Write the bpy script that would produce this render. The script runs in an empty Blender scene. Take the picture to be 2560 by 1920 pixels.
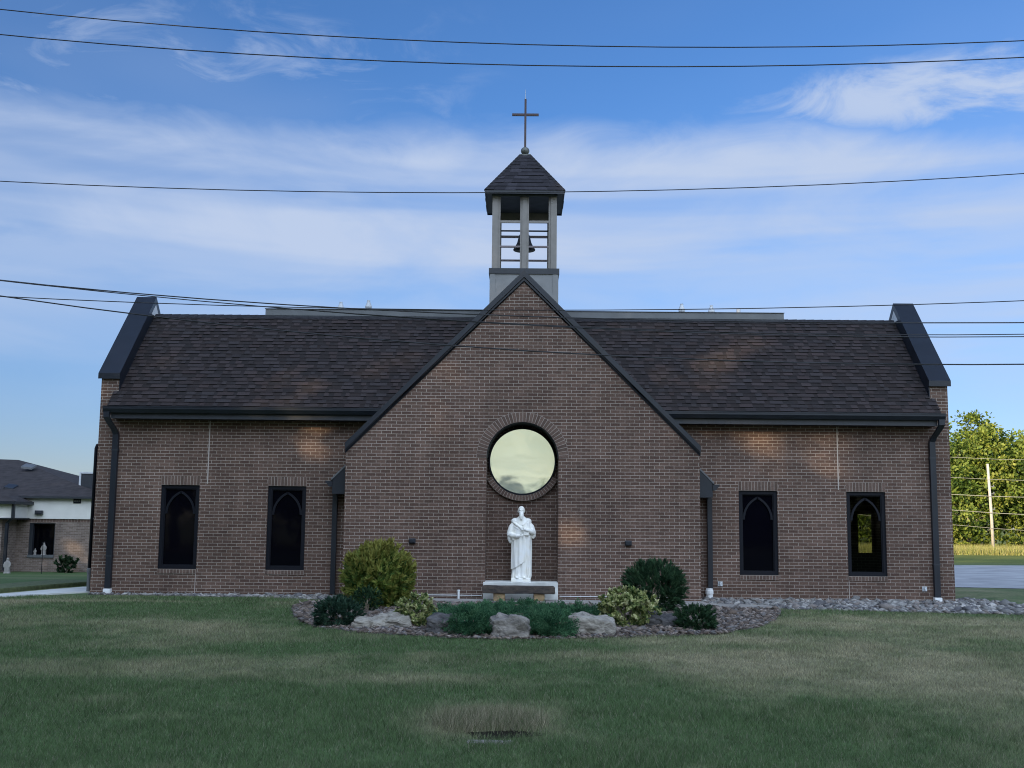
import bpy, bmesh, math, random
import numpy as np
from mathutils import Vector, Matrix
R = math.radians
PI = math.pi
sc = bpy.context.scene
col = sc.collection

# ------------------------------------------------------------------ camera
cd = bpy.data.cameras.new('camera')
cd.sensor_fit = 'HORIZONTAL'; cd.sensor_width = 36; cd.lens = 38.903
cd.clip_start = 0.1; cd.clip_end = 5000
cam = bpy.data.objects.new('camera', cd); col.objects.link(cam)
CP, CYAW, CROLL = R(7.1366), R(-0.5085), R(0.5921)
cam.rotation_mode = 'QUATERNION'
_r = Vector((math.cos(CYAW), -math.sin(CYAW), 0))
_f = Vector((math.sin(CYAW)*math.cos(CP), math.cos(CYAW)*math.cos(CP), math.sin(CP)))
_u = _r.cross(_f)
_c, _s = math.cos(CROLL), math.sin(CROLL)
# the photo's content is turned clockwise: roll the camera the other way
_r2 = _r*_c + _u*_s; _u2 = _u*_c - _r*_s
cam.matrix_world = Matrix(((_r2.x, _u2.x, -_f.x, -0.030), (_r2.y, _u2.y, -_f.y, -24.284),
                           (_r2.z, _u2.z, -_f.z, 1.62), (0, 0, 0, 1)))
sc.camera = cam

# ------------------------------------------------------------------ light
SUN_EL, SUN_AZ = R(15.0), R(222.0)      # azimuth clockwise from +Y: behind the camera, to the left
w = bpy.data.worlds.new('World'); sc.world = w; w.use_nodes = True
nt = w.node_tree; N = nt.nodes; L = nt.links
bg = N['Background']
sky = N.new('ShaderNodeTexSky'); sky.sky_type = 'NISHITA'; sky.sun_disc = False
sky.sun_elevation = SUN_EL; sky.sun_rotation = SUN_AZ
sky.air_density = 1.0; sky.dust_density = 0.35; sky.ozone_density = 3.0; sky.altitude = 200
SKY_STRENGTH = 0.10
REAR_FILL = (15.2, 18.6, 23.6, 1)
bg.inputs['Strength'].default_value = SKY_STRENGTH

def wn(t, **k):
    n = N.new(t)
    for a, b in k.items(): setattr(n, a, b)
    return n
def wmath(op, a, b=None, c=None, clamp=False):
    n = N.new('ShaderNodeMath'); n.operation = op; n.use_clamp = clamp
    for i, v in enumerate((a, b, c)):
        if v is None: continue
        if isinstance(v, (int, float)): n.inputs[i].default_value = v
        else: L.new(v, n.inputs[i])
    return n.outputs[0]
def wsmooth(x, lo, hi):
    n = N.new('ShaderNodeMapRange'); n.interpolation_type = 'SMOOTHSTEP'
    L.new(x, n.inputs[0]); n.inputs[1].default_value = lo; n.inputs[2].default_value = hi
    n.inputs[3].default_value = 0; n.inputs[4].default_value = 1
    return n.outputs[0]
tc = wn('ShaderNodeTexCoord'); sep = wn('ShaderNodeSeparateXYZ'); L.new(tc.outputs['Generated'], sep.inputs[0])
dx, dy, dz = sep.outputs
az = wmath('ARCTAN2', dx, dy)                     # azimuth, radians, 0 = straight ahead, + right
el = wmath('ARCSINE', dz)                         # elevation, radians
cmb = wn('ShaderNodeCombineXYZ'); L.new(az, cmb.inputs[0]); L.new(el, cmb.inputs[1])
def wnoise(sx, sy, scale, detail, rough, off=(0, 0, 0), dist=0.0, rot=0.0):
    m = wn('ShaderNodeMapping'); L.new(cmb.outputs[0], m.inputs[0])
    m.inputs['Scale'].default_value = (sx, sy, 1); m.inputs['Location'].default_value = off
    m.inputs['Rotation'].default_value = (0, 0, rot)
    n = wn('ShaderNodeTexNoise'); L.new(m.outputs[0], n.inputs['Vector'])
    n.inputs['Scale'].default_value = scale; n.inputs['Detail'].default_value = detail
    n.inputs['Roughness'].default_value = rough; n.inputs['Distortion'].default_value = dist
    return n.outputs[0]
n_edge = wnoise(1, 1.6, 3.2, 5, .55, (3.1, 1.2, 0))
n_soft = wnoise(1, 3.2, 4.0, 6, .55, (7.7, 2.2, 0), .5)
n_wisp = wnoise(1, 2.2, 9.0, 8, .62, (1.3, 4.4, 0), 1.2, .35)
n_str = wnoise(.55, 6.5, 2.6, 4, .5, (2.3, 6.1, 0), .3)
n_big = wnoise(1, 2.5, 1.7, 3, .5, (5.2, 8.1, 0))
# the broad cloud bank: elevations of about 10 to 20 degrees with a ragged upper edge
e2 = wmath('ADD', el, wmath('ADD', wmath('MULTIPLY', wmath('SUBTRACT', n_edge, .5), .060), wmath('MULTIPLY', wmath('SUBTRACT', n_wisp, .5), .030)))
e2 = wmath('ADD', e2, wmath('MULTIPLY', wsmooth(az, .15, .45), .035))
band = wmath('MULTIPLY', wsmooth(e2, .368, .318), wsmooth(e2, .04, .26))
band = wmath('MULTIPLY', band, wmath('ADD', .34, wmath('ADD', wmath('MULTIPLY', wsmooth(n_soft, .36, .64), .30), wmath('MULTIPLY', wsmooth(n_str, .38, .62), .40))))
# the patch of cirrus high on the right
da = wmath('DIVIDE', wmath('SUBTRACT', az, .385), .17); de = wmath('DIVIDE', wmath('SUBTRACT', el, .362), .030)
d2 = wmath('ADD', wmath('MULTIPLY', da, da), wmath('MULTIPLY', de, de))
cir = wmath('MULTIPLY', wmath('MULTIPLY', wsmooth(d2, 1.9, .1), wsmooth(wmath('ADD', n_wisp, wmath('MULTIPLY', wmath('SUBTRACT', 1.0, d2), .10)), .36, .74)), .90)
# thin wisps high on the left
wm = wmath('MULTIPLY', wsmooth(az, .02, -.20), wmath('MULTIPLY', wsmooth(el, .30, .36), wsmooth(el, .47, .41)))
wisp = wmath('MULTIPLY', wmath('MULTIPLY', wm, wsmooth(n_wisp, .46, .80)), .50)
veil = wmath('MULTIPLY', wmath('MULTIPLY', wsmooth(n_big, .42, .75), wmath('MULTIPLY', wsmooth(el, .02, .2), wsmooth(el, .52, .30))), .24)
cl = wmath('MAXIMUM', band, wmath('MAXIMUM', cir, wmath('MAXIMUM', wisp, veil)))
cl = wmath('MINIMUM', cl, .95)
# clear-sky colour of the sky texture, pushed to the photo's deeper blue
tint = wn('ShaderNodeMix', data_type='RGBA', blend_type='MULTIPLY'); tint.inputs[0].default_value = 1
L.new(sky.outputs[0], tint.inputs['A']); tint.inputs['B'].default_value = (0.53, .77, 1.07, 1)
low = wn('ShaderNodeMix', data_type='RGBA', blend_type='MULTIPLY'); L.new(wsmooth(el, .24, .03), low.inputs[0])
L.new(tint.outputs['Result'], low.inputs['A']); low.inputs['B'].default_value = (1.17, .85, .84, 1)
mix = wn('ShaderNodeMix', data_type='RGBA'); L.new(cl, mix.inputs[0])
L.new(low.outputs['Result'], mix.inputs['A'])
CLOUD = wn('ShaderNodeRGB'); CLOUD.outputs[0].default_value = (3.15, 3.75, 4.95, 1)
L.new(CLOUD.outputs[0], mix.inputs['B'])
# the western half of the sky, behind the viewer: unseen bright cloud added to light the front and lawn, warm towards the horizon
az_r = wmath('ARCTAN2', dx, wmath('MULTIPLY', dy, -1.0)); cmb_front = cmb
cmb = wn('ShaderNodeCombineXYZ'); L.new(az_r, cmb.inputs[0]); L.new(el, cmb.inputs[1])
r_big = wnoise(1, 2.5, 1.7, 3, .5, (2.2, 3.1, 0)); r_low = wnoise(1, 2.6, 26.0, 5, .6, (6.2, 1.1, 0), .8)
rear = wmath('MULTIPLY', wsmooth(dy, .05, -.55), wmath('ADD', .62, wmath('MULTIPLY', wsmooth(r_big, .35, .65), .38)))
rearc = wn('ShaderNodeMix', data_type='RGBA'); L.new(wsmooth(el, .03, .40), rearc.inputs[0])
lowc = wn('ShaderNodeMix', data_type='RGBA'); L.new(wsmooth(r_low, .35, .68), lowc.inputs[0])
lowc.inputs['A'].default_value = (4.0, 4.4, 3.7, 1); lowc.inputs['B'].default_value = (6.6, 6.5, 5.2, 1); L.new(lowc.outputs['Result'], rearc.inputs['A']); rearc.inputs['B'].default_value = REAR_FILL
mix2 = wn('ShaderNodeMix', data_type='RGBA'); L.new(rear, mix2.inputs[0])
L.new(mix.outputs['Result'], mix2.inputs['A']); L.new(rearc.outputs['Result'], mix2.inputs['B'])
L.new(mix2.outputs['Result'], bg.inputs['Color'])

sd = bpy.data.lights.new('sun', 'SUN'); sd.energy = 5.0; sd.angle = R(0.55); sd.color = (1, .76, .46)
sun = bpy.data.objects.new('sun', sd); col.objects.link(sun)
_to = Vector((math.sin(SUN_AZ)*math.cos(SUN_EL), math.cos(SUN_AZ)*math.cos(SUN_EL), math.sin(SUN_EL)))
sun.rotation_euler = _to.to_track_quat('Z', 'Y').to_euler(); sun.location = _to*60
sc.view_settings.view_transform = 'Standard'; sc.view_settings.look = 'None'
sc.view_settings.gamma = 1; sc.view_settings.exposure = 0.75
sc.cycles.max_bounces = 6; sc.cycles.diffuse_bounces = 3; sc.cycles.glossy_bounces = 3
sc.cycles.transparent_max_bounces = 6; sc.cycles.use_denoising = True; sc.cycles.filter_width = 1.05

# ------------------------------------------------------------------ materials
def newmat(name):
    m = bpy.data.materials.new(name); m.use_nodes = True
    t = m.node_tree; return m, t, t.nodes, t.links, t.nodes['Principled BSDF']
def mat(name, c, rough=.6, noise=0.0, nscale=8.0, bump=0.0, bscale=60.0, metal=0.0, spec=.5, attr=False, c2=None):
    m, t, n, l, b = newmat(name)
    b.inputs['Roughness'].default_value = rough; b.inputs['Metallic'].default_value = metal
    b.inputs['Specular IOR Level'].default_value = spec
    b.inputs['Base Color'].default_value = (*c, 1)
    src = None
    if attr:
        a = n.new('ShaderNodeAttribute'); a.attribute_name = 'Col'; src = a.outputs['Color']
    if noise > 0 or c2:
        g = n.new('ShaderNodeNewGeometry')
        q = n.new('ShaderNodeTexNoise'); q.inputs['Scale'].default_value = nscale; q.inputs['Detail'].default_value = 6
        l.new(g.outputs['Position'], q.inputs['Vector'])
        mr = n.new('ShaderNodeMapRange'); l.new(q.outputs[0], mr.inputs[0])
        mr.inputs[1].default_value = .3; mr.inputs[2].default_value = .7
        mx = n.new('ShaderNodeMix'); mx.data_type = 'RGBA'
        if c2 and not attr:
            mx.inputs['A'].default_value = (*c, 1); mx.inputs['B'].default_value = (*c2, 1); l.new(mr.outputs[0], mx.inputs[0])
        else:
            mr.inputs[3].default_value = 1-noise; mr.inputs[4].default_value = 1+noise
            mx.blend_type = 'MULTIPLY'; mx.inputs[0].default_value = 1
            if src: l.new(src, mx.inputs['A'])
            else: mx.inputs['A'].default_value = (*c, 1)
            cc = n.new('ShaderNodeCombineColor')
            for i in range(3): l.new(mr.outputs[0], cc.inputs[i])
            l.new(cc.outputs[0], mx.inputs['B'])
        src = mx.outputs['Result']
    if src: l.new(src, b.inputs['Base Color'])
    if bump > 0:
        g = n.new('ShaderNodeNewGeometry')
        q = n.new('ShaderNodeTexNoise'); q.inputs['Scale'].default_value = bscale; q.inputs['Detail'].default_value = 8
        l.new(g.outputs['Position'], q.inputs['Vector'])
        bp = n.new('ShaderNodeBump'); bp.inputs['Strength'].default_value = bump; bp.inputs['Distance'].default_value = .02
        l.new(q.outputs[0], bp.inputs['Height']); l.new(bp.outputs[0], b.inputs['Normal'])
    return m
BW, BH = .2069, .0693
def brick_mat(name, ca, cb, cm, mort=.0058, var=.35):
    m, t, n, l, b = newmat(name)
    uv = n.new('ShaderNodeTexCoord')
    # hand-laid waviness
    q0 = n.new('ShaderNodeTexNoise'); q0.inputs['Scale'].default_value = 9; l.new(uv.outputs['UV'], q0.inputs['Vector'])
    s0 = n.new('ShaderNodeVectorMath'); s0.operation = 'SUBTRACT'; l.new(q0.outputs['Color'], s0.inputs[0]); s0.inputs[1].default_value = (.5, .5, .5)
    s1 = n.new('ShaderNodeVectorMath'); s1.operation = 'MULTIPLY_ADD'; l.new(s0.outputs[0], s1.inputs[0]); s1.inputs[1].default_value = (.012, .007, 0)
    l.new(uv.outputs['UV'], s1.inputs[2])
    br = n.new('ShaderNodeTexBrick'); l.new(s1.outputs[0], br.inputs['Vector'])
    br.inputs['Scale'].default_value = 1; br.inputs['Brick Width'].default_value = BW; br.inputs['Row Height'].default_value = BH
    br.inputs['Mortar Size'].default_value = mort; br.inputs['Mortar Smooth'].default_value = .25; br.inputs['Bias'].default_value = -.1
    br.offset = .5; br.offset_frequency = 2
    br.inputs['Color1'].default_value = (*ca, 1); br.inputs['Color2'].default_value = (*cb, 1); br.inputs['Mortar'].default_value = (*cm, 1)
    # broad weathering
    g = n.new('ShaderNodeNewGeometry')
    q = n.new('ShaderNodeTexNoise'); q.inputs['Scale'].default_value = .7; q.inputs['Detail'].default_value = 5; l.new(g.outputs['Position'], q.inputs['Vector'])
    q2 = n.new('ShaderNodeTexNoise'); q2.inputs['Scale'].default_value = 38; q2.inputs['Detail'].default_value = 3; l.new(g.outputs['Position'], q2.inputs['Vector'])
    mp3 = n.new('ShaderNodeMapping'); mp3.inputs['Scale'].default_value = (3.2, 3.2, .30); l.new(g.outputs['Position'], mp3.inputs[0])
    q3 = n.new('ShaderNodeTexNoise'); q3.inputs['Scale'].default_value = 1.6; q3.inputs['Detail'].default_value = 5; l.new(mp3.outputs[0], q3.inputs['Vector'])
    a0 = n.new('ShaderNodeMath'); a0.operation = 'MULTIPLY_ADD'; l.new(q3.outputs[0], a0.inputs[0]); a0.inputs[1].default_value = .5; a0.inputs[2].default_value = -.25
    a1 = n.new('ShaderNodeMath'); a1.operation = 'ADD'; l.new(q.outputs[0], a1.inputs[0]); l.new(a0.outputs[0], a1.inputs[1])
    ad = n.new('ShaderNodeMath'); ad.operation = 'ADD'; l.new(a1.outputs[0], ad.inputs[0]); l.new(q2.outputs[0], ad.inputs[1])
    mr = n.new('ShaderNodeMapRange'); l.new(ad.outputs[0], mr.inputs[0])
    mr.inputs[1].default_value = .6; mr.inputs[2].default_value = 1.4; mr.inputs[3].default_value = 1-var; mr.inputs[4].default_value = 1+var
    mx = n.new('ShaderNodeVectorMath'); mx.operation = 'SCALE'; l.new(br.outputs['Color'], mx.inputs[0]); l.new(mr.outputs[0], mx.inputs['Scale'])
    l.new(mx.outputs[0], b.inputs['Base Color'])
    b.inputs['Roughness'].default_value = .85; b.inputs['Specular IOR Level'].default_value = .25
    bp = n.new('ShaderNodeBump'); bp.inputs['Strength'].default_value = .6; bp.inputs['Distance'].default_value = .008; bp.invert = True
    l.new(br.outputs['Fac'], bp.inputs['Height']); l.new(bp.outputs[0], b.inputs['Normal'])
    return m
MORTAR = (.31, .262, .225)
M = {}
M['brick'] = brick_mat('dark_brown_brick', (.084, .050, .038), (.134, .083, .063), MORTAR, var=.42)
M['brick_piece'] = mat('brown_brick_piece', (.1, .07, .06), .85, .25, 30, .3, 90, attr=True)
M['mortar'] = mat('mortar', MORTAR, .9, .15, 20)
M['annex_brick'] = brick_mat('annex_brick', (.15, .112, .092), (.24, .185, .155), (.29, .25, .22), .005)
M['annex_piece'] = mat('annex_brick_piece', (.2, .15, .12), .85, .25, 30, attr=True)
M['metal'] = mat('dark_bronze_metal', (.010, .013, .020), .42, .18, 3.0)
M['metal2'] = mat('charcoal_metal', (.024, .027, .034), .5, .15, 4.0)
M['frame'] = mat('window_frame_paint', (.0045, .0055, .010), .55, spec=.22)
M['fascia'] = mat('grey_metal_fascia', (.12, .125, .13), .5, .12, 3)
M['siding'] = mat('light_grey_siding', (.62, .62, .62), .6, .06, 5)
M['bgrey'] = mat('belfry_grey_paint', (.215, .198, .182), .6, .10, 5)
M['bgrey2'] = mat('belfry_panel_grey', (.20, .20, .20), .6, .08, 5)
M['ceil'] = mat('belfry_ceiling', (.10, .11, .13), .6, .2, 6)
M['rail'] = mat('belfry_rail', (.16, .13, .14), .5)
M['rust'] = mat('brown_cross_metal', (.045, .024, .024), .55, .2, 10)
M['ball'] = mat('finial_green_grey', (.10, .105, .095), .45, .2, 12)
M['bell'] = mat('bell_bronze', (.055, .050, .048), .45, .25, 9, metal=.5)
M['shingle'] = mat('asphalt_shingle', (.05, .045, .05), .9, .30, 70, .25, 180, attr=True, spec=.2)
M['shingle_plain'] = mat('asphalt_shingle_plain', (.026, .025, .029), .9, .35, 14, .3, 60, spec=.2)
M['annex_roof'] = mat('annex_shingle', (.047, .040, .039), .9, .30, 3, .3, 40, spec=.2)
M['white'] = mat('white_plastic', (.70, .70, .70), .5, .08, 9)
M['concrete'] = mat('concrete', (.58, .58, .55), .85, .20, 3.5, .2, 90)
M['concrete2'] = mat('old_concrete', (.27, .25, .23), .9, .22, 2.5, .3, 60)
M['statue'] = mat('white_statue_stone', (.83, .83, .81), .65, .05, 7, .10, 40, c2=(.80, .77, .69))
M['cream'] = mat('cream_stucco', (.64, .62, .57), .8, .06, 2)
M['galv'] = mat('galvanised_vent', (.50, .52, .54), .45, .1, 8)
M['wire'] = mat('wire_black', (.015, .015, .018), .5)
M['wire_pale'] = mat('wire_pale', (.30, .29, .23), .5)
M['asphalt'] = mat('asphalt', (.30, .30, .31), .9, .22, .8, .2, 50)
M['pole'] = mat('weathered_pole', (.42, .39, .34), .85, .15, 5)
M['bark'] = mat('bark', (.20, .165, .12), .9, .3, 6, .5, 20)
M['bark_pale'] = mat('dead_pale_bark', (.40, .36, .27), .9, .25, 6, .4, 20)
M['leaf'] = mat('leaf', (.06, .09, .03), .6, .0, attr=True, spec=.25)
M['needle'] = mat('needle', (.03, .06, .03), .7, .0, attr=True, spec=.2)
M['grass'] = mat('grass_blade', (.05, .08, .03), .65, .0, attr=True, spec=.2)
M['soil'] = mat('bed_soil', (.085, .070, .062), .95, .35, 9, .5, 40)
M['stone'] = mat('bed_stones', (.2, .2, .2), .9, .25, 40, attr=True)
M['caulk'] = mat('caulk', (.40, .36, .33), .8)
M['path'] = mat('path_concrete', (.52, .52, .50), .9, .15, 2, .2, 60)
def leaf_trans(m, k):
    t = m.node_tree; b = t.nodes['Principled BSDF']; out = t.nodes['Material Output']
    tr = t.nodes.new('ShaderNodeBsdfTranslucent'); a = t.nodes.new('ShaderNodeAttribute'); a.attribute_name = 'Col'
    t.links.new(a.outputs['Color'], tr.inputs[0])
    ms = t.nodes.new('ShaderNodeMixShader'); ms.inputs[0].default_value = k
    t.links.new(b.outputs[0], ms.inputs[1]); t.links.new(tr.outputs[0], ms.inputs[2]); t.links.new(ms.outputs[0], out.inputs[0])
leaf_trans(M['leaf'], .35); leaf_trans(M['grass'], .3); leaf_trans(M['needle'], .35)
def rockmat(name, a, b2, stretch=1.0):
    m, t, n, l, b = newmat(name)
    g = n.new('ShaderNodeNewGeometry'); mp = n.new('ShaderNodeMapping'); l.new(g.outputs['Position'], mp.inputs[0]); mp.inputs['Scale'].default_value = (1.5, 1.5, 3.6); mp.inputs['Rotation'].default_value = (.15, .35, 0)
    q = n.new('ShaderNodeTexNoise'); q.inputs['Scale'].default_value = 4; q.inputs['Detail'].default_value = 10; q.inputs['Roughness'].default_value = .68; q.inputs['Distortion'].default_value = .6
    l.new(mp.outputs[0], q.inputs['Vector'])
    cr = n.new('ShaderNodeValToRGB'); l.new(q.outputs[0], cr.inputs[0])
    cr.color_ramp.elements[0].position = .32; cr.color_ramp.elements[0].color = (*a, 1)
    cr.color_ramp.elements[1].position = .66; cr.color_ramp.elements[1].color = (*b2, 1)
    l.new(cr.outputs[0], b.inputs['Base Color']); b.inputs['Roughness'].default_value = .9
    bp = n.new('ShaderNodeBump'); bp.inputs['Strength'].default_value = .7; bp.inputs['Distance'].default_value = .03
    l.new(q.outputs[0], bp.inputs['Height']); l.new(bp.outputs[0], b.inputs['Normal'])
    return m
M['rock_white'] = rockmat('pale_limestone', (.14, .12, .098), (.38, .35, .30))
M['rock_grey'] = rockmat('grey_rock', (.10, .09, .082), (.29, .26, .225))
M['rock_dark'] = rockmat('dark_rock', (.035, .034, .036), (.13, .12, .115))
M['bench_stone'] = rockmat('bench_slab_stone', (.022, .021, .023), (.095, .072, .055))
M['leg_stone'] = rockmat('bench_leg_stone', (.16, .115, .075), (.36, .25, .13))
def glass_mat(name, base, metallic, rough, bump=0.0, spec=.5):
    m, t, n, l, b = newmat(name)
    b.inputs['Base Color'].default_value = (*base, 1); b.inputs['Metallic'].default_value = metallic
    b.inputs['Roughness'].default_value = rough; b.inputs['Specular IOR Level'].default_value = spec
    if bump:
        g = n.new('ShaderNodeNewGeometry'); q = n.new('ShaderNodeTexNoise'); q.inputs['Scale'].default_value = 2.2; l.new(g.outputs['Position'], q.inputs['Vector'])
        bp = n.new('ShaderNodeBump'); bp.inputs['Strength'].default_value = bump; bp.inputs['Distance'].default_value = .01
        l.new(q.outputs[0], bp.inputs['Height']); l.new(bp.outputs[0], b.inputs['Normal'])
    return m
M['glass_dark'] = glass_mat('dark_window_glass', (.002, .002, .004), 0, .04, .08, .10)
m, t, n, l, b = newmat('tinted_clear_glass')
tr = n.new('ShaderNodeBsdfTransparent'); tr.inputs[0].default_value = (.20, .22, .19, 1); gl = n.new('ShaderNodeBsdfGlossy'); gl.inputs['Roughness'].default_value = .03
fr = n.new('ShaderNodeFresnel'); fr.inputs[0].default_value = 1.25; ms = n.new('ShaderNodeMixShader')
l.new(fr.outputs[0], ms.inputs[0]); l.new(tr.outputs[0], ms.inputs[1]); l.new(gl.outputs[0], ms.inputs[2]); l.new(ms.outputs[0], n['Material Output'].inputs[0])
M['glass_clear'] = m
M['glass_round'] = glass_mat('mirrored_pale_glass', (.82, .86, .73), .72, .05, .22)

# ------------------------------------------------------------------ mesh helpers
def link(name, me, m, parent=None, loc=None):
    o = bpy.data.objects.new(name, me); col.objects.link(o)
    for k in (m if isinstance(m, (list, tuple)) else [m]): me.materials.append(k)
    if parent: o.parent = parent
    if loc: o.location = loc
    return o
def tag(o, label=None, cat=None, group=None, kind=None):
    if label: o['label'] = label
    if cat: o['category'] = cat
    if group: o['group'] = group
    if kind: o['kind'] = kind
    return o
def empty(name, loc, label, cat, group=None, rz=0):
    o = bpy.data.objects.new(name, None); col.objects.link(o); o.location = loc; o.rotation_euler = (0, 0, rz)
    o.empty_display_size = .2
    return tag(o, label, cat, group)
def np_mesh(name, V, F, colr=None, smooth=False):
    """V (n,3), F (m,k) equal-sized polygons, colr (n,3) per vertex"""
    V = np.asarray(V, np.float32); F = np.asarray(F, np.int32); k = F.shape[1]
    me = bpy.data.meshes.new(name)
    me.vertices.add(len(V)); me.vertices.foreach_set('co', V.ravel())
    me.loops.add(F.size); me.loops.foreach_set('vertex_index', F.ravel())
    me.polygons.add(len(F)); me.polygons.foreach_set('loop_start', np.arange(0, F.size, k, dtype=np.int32))
    me.polygons.foreach_set('loop_total', np.full(len(F), k, np.int32))
    if smooth: me.polygons.foreach_set('use_smooth', np.ones(len(F), bool))
    if colr is not None:
        a = me.color_attributes.new('Col', 'FLOAT_COLOR', 'POINT')
        c4 = np.ones((len(V), 4), np.float32); c4[:, :3] = colr; a.data.foreach_set('color', c4.ravel())
    me.update(calc_edges=True); me.validate()
    return me
class MB:
    def __init__(s): s.v = []; s.f = []; s.m = []; s.c = []; s.cur = 0; s.col = (1, 1, 1)
    def vert(s, p): s.v.append(tuple(p)); s.c.append(s.col); return len(s.v)-1
    def face(s, pts, m=None):
        s.f.append([s.vert(p) for p in pts]); s.m.append(s.cur if m is None else m)
    def box(s, x0, x1, y0, y1, z0, z1, skip=''):
        P = lambda x, y, z: (x, y, z)
        if 'f' not in skip: s.face([P(x0, y0, z0), P(x1, y0, z0), P(x1, y0, z1), P(x0, y0, z1)])
        if 'k' not in skip: s.face([P(x1, y1, z0), P(x0, y1, z0), P(x0, y1, z1), P(x1, y1, z1)])
        if 'l' not in skip: s.face([P(x0, y1, z0), P(x0, y0, z0), P(x0, y0, z1), P(x0, y1, z1)])
        if 'r' not in skip: s.face([P(x1, y0, z0), P(x1, y1, z0), P(x1, y1, z1), P(x1, y0, z1)])
        if 't' not in skip: s.face([P(x0, y0, z1), P(x1, y0, z1), P(x1, y1, z1), P(x0, y1, z1)])
        if 'b' not in skip: s.face([P(x0, y1, z0), P(x1, y1, z0), P(x1, y0, z0), P(x0, y0, z0)])
    def hexa(s, a, b):
        """prism between two equal polygons (lists of points)"""
        n = len(a)
        s.face(list(reversed(a))); s.face(list(b))
        for i in range(n):
            j = (i+1) % n; s.face([a[i], a[j], b[j], b[i]])
    def prism(s, poly, y0, y1):
        """polygon of (x,z) seen from the front, pushed from y0 back to y1"""
        s.hexa([(x, y1, z) for x, z in poly], [(x, y0, z) for x, z in poly])
    def tube(s, pts, rad, n=8, cap=True):
        pts = [Vector(p) for p in pts]; rings = []
        if not isinstance(rad, (list, tuple)): rad = [rad]*len(pts)
        up = None
        for i, p in enumerate(pts):
            d = (pts[min(i+1, len(pts)-1)] - pts[max(i-1, 0)]).normalized()
            if up is None:
                a = Vector((0, 0, 1)) if abs(d.z) < .9 else Vector((1, 0, 0)); up = d.cross(a).normalized()
            up = (up - d*up.dot(d)).normalized(); w2 = d.cross(up)
            rings.append([s.vert(p + (up*math.cos(2*PI*k/n) + w2*math.sin(2*PI*k/n))*rad[i]) for k in range(n)])
        for i in range(len(pts)-1):
            for k in range(n):
                s.f.append([rings[i][k], rings[i][(k+1) % n], rings[i+1][(k+1) % n], rings[i+1][k]]); s.m.append(s.cur)
        if cap:
            s.f.append(list(reversed(rings[0]))); s.m.append(s.cur); s.f.append(rings[-1]); s.m.append(s.cur)
    def lathe(s, prof, c, n=20, sx=1, sy=1):
        rings = [[s.vert((c[0]+r*sx*math.cos(2*PI*k/n), c[1]+r*sy*math.sin(2*PI*k/n), c[2]+z)) for k in range(n)] for r, z in prof]
        for i in range(len(prof)-1):
            for k in range(n):
                s.f.append([rings[i][k], rings[i][(k+1) % n], rings[i+1][(k+1) % n], rings[i+1][k]]); s.m.append(s.cur)
        s.f.append(list(reversed(rings[0]))); s.m.append(s.cur); s.f.append(rings[-1]); s.m.append(s.cur)
    def build(s, name, m, parent=None, loc=None, smooth=False, bevel=0, colr=False, uv=True, merge=False):
        me = bpy.data.meshes.new(name); me.from_pydata(s.v, [], s.f)
        me.polygons.foreach_set('material_index', s.m)
        if colr:
            a = me.color_attributes.new('Col', 'FLOAT_COLOR', 'POINT')
            a.data.foreach_set('color', [x for c in s.c for x in (*c, 1)])
        if merge or bevel:
            bm = bmesh.new(); bm.from_mesh(me); bmesh.ops.remove_doubles(bm, verts=bm.verts, dist=.0002)
            bmesh.ops.recalc_face_normals(bm, faces=bm.faces)
            if bevel:
                bmesh.ops.bevel(bm, geom=[e for e in bm.edges if len(e.link_faces) == 2 and e.calc_face_angle(0) > .5], offset=bevel, segments=2, affect='EDGES', profile=.6)
            bm.to_mesh(me); bm.free()
        if uv:
            u = me.uv_layers.new(name='UVMap')
            for p in me.polygons:
                n = p.normal
                for li in p.loop_indices:
                    co = me.vertices[me.loops[li].vertex_index].co
                    if abs(n.y) >= abs(n.x) and abs(n.y) >= abs(n.z): q = (co.x, co.z)
                    elif abs(n.x) >= abs(n.z): q = (co.y, co.z)
                    else: q = (co.x, co.y)
                    u.data[li].uv = q
        if smooth: me.polygons.foreach_set('use_smooth', [True]*len(me.polygons))
        me.update()
        return link(name, me, m, parent, loc)
rng = np.random.default_rng(7)
random.seed(5)
def gz(x, y):
    t = np.clip((np.asarray(y, float)-2)/20, 0, 1)
    return -.6*t*t*(3-2*t)
def vnoise(x, y, seed=0):
    """smooth value noise, arrays in, 0..1 out"""
    x = np.asarray(x, float); y = np.asarray(y, float)
    xi = np.floor(x).astype(np.int64); yi = np.floor(y).astype(np.int64); fx = x-xi; fy = y-yi
    fx = fx*fx*(3-2*fx); fy = fy*fy*(3-2*fy)
    def h(a, b):
        q = (a*374761393 + b*668265263 + seed*974634777) & 0x7fffffff
        q = ((q ^ (q >> 13))*1274126177) & 0x7fffffff
        return ((q ^ (q >> 16)) & 0xffff)/65535.0
    return (h(xi, yi)*(1-fx)+h(xi+1, yi)*fx)*(1-fy) + (h(xi, yi+1)*(1-fx)+h(xi+1, yi+1)*fx)*fy
def fbm(x, y, seed=0, oct=4):
    s = 0; a = .5; t = 0
    for i in range(oct):
        s = s+a*vnoise(x*2**i, y*2**i, seed+i); t += a; a *= .55
    return s/t

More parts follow.
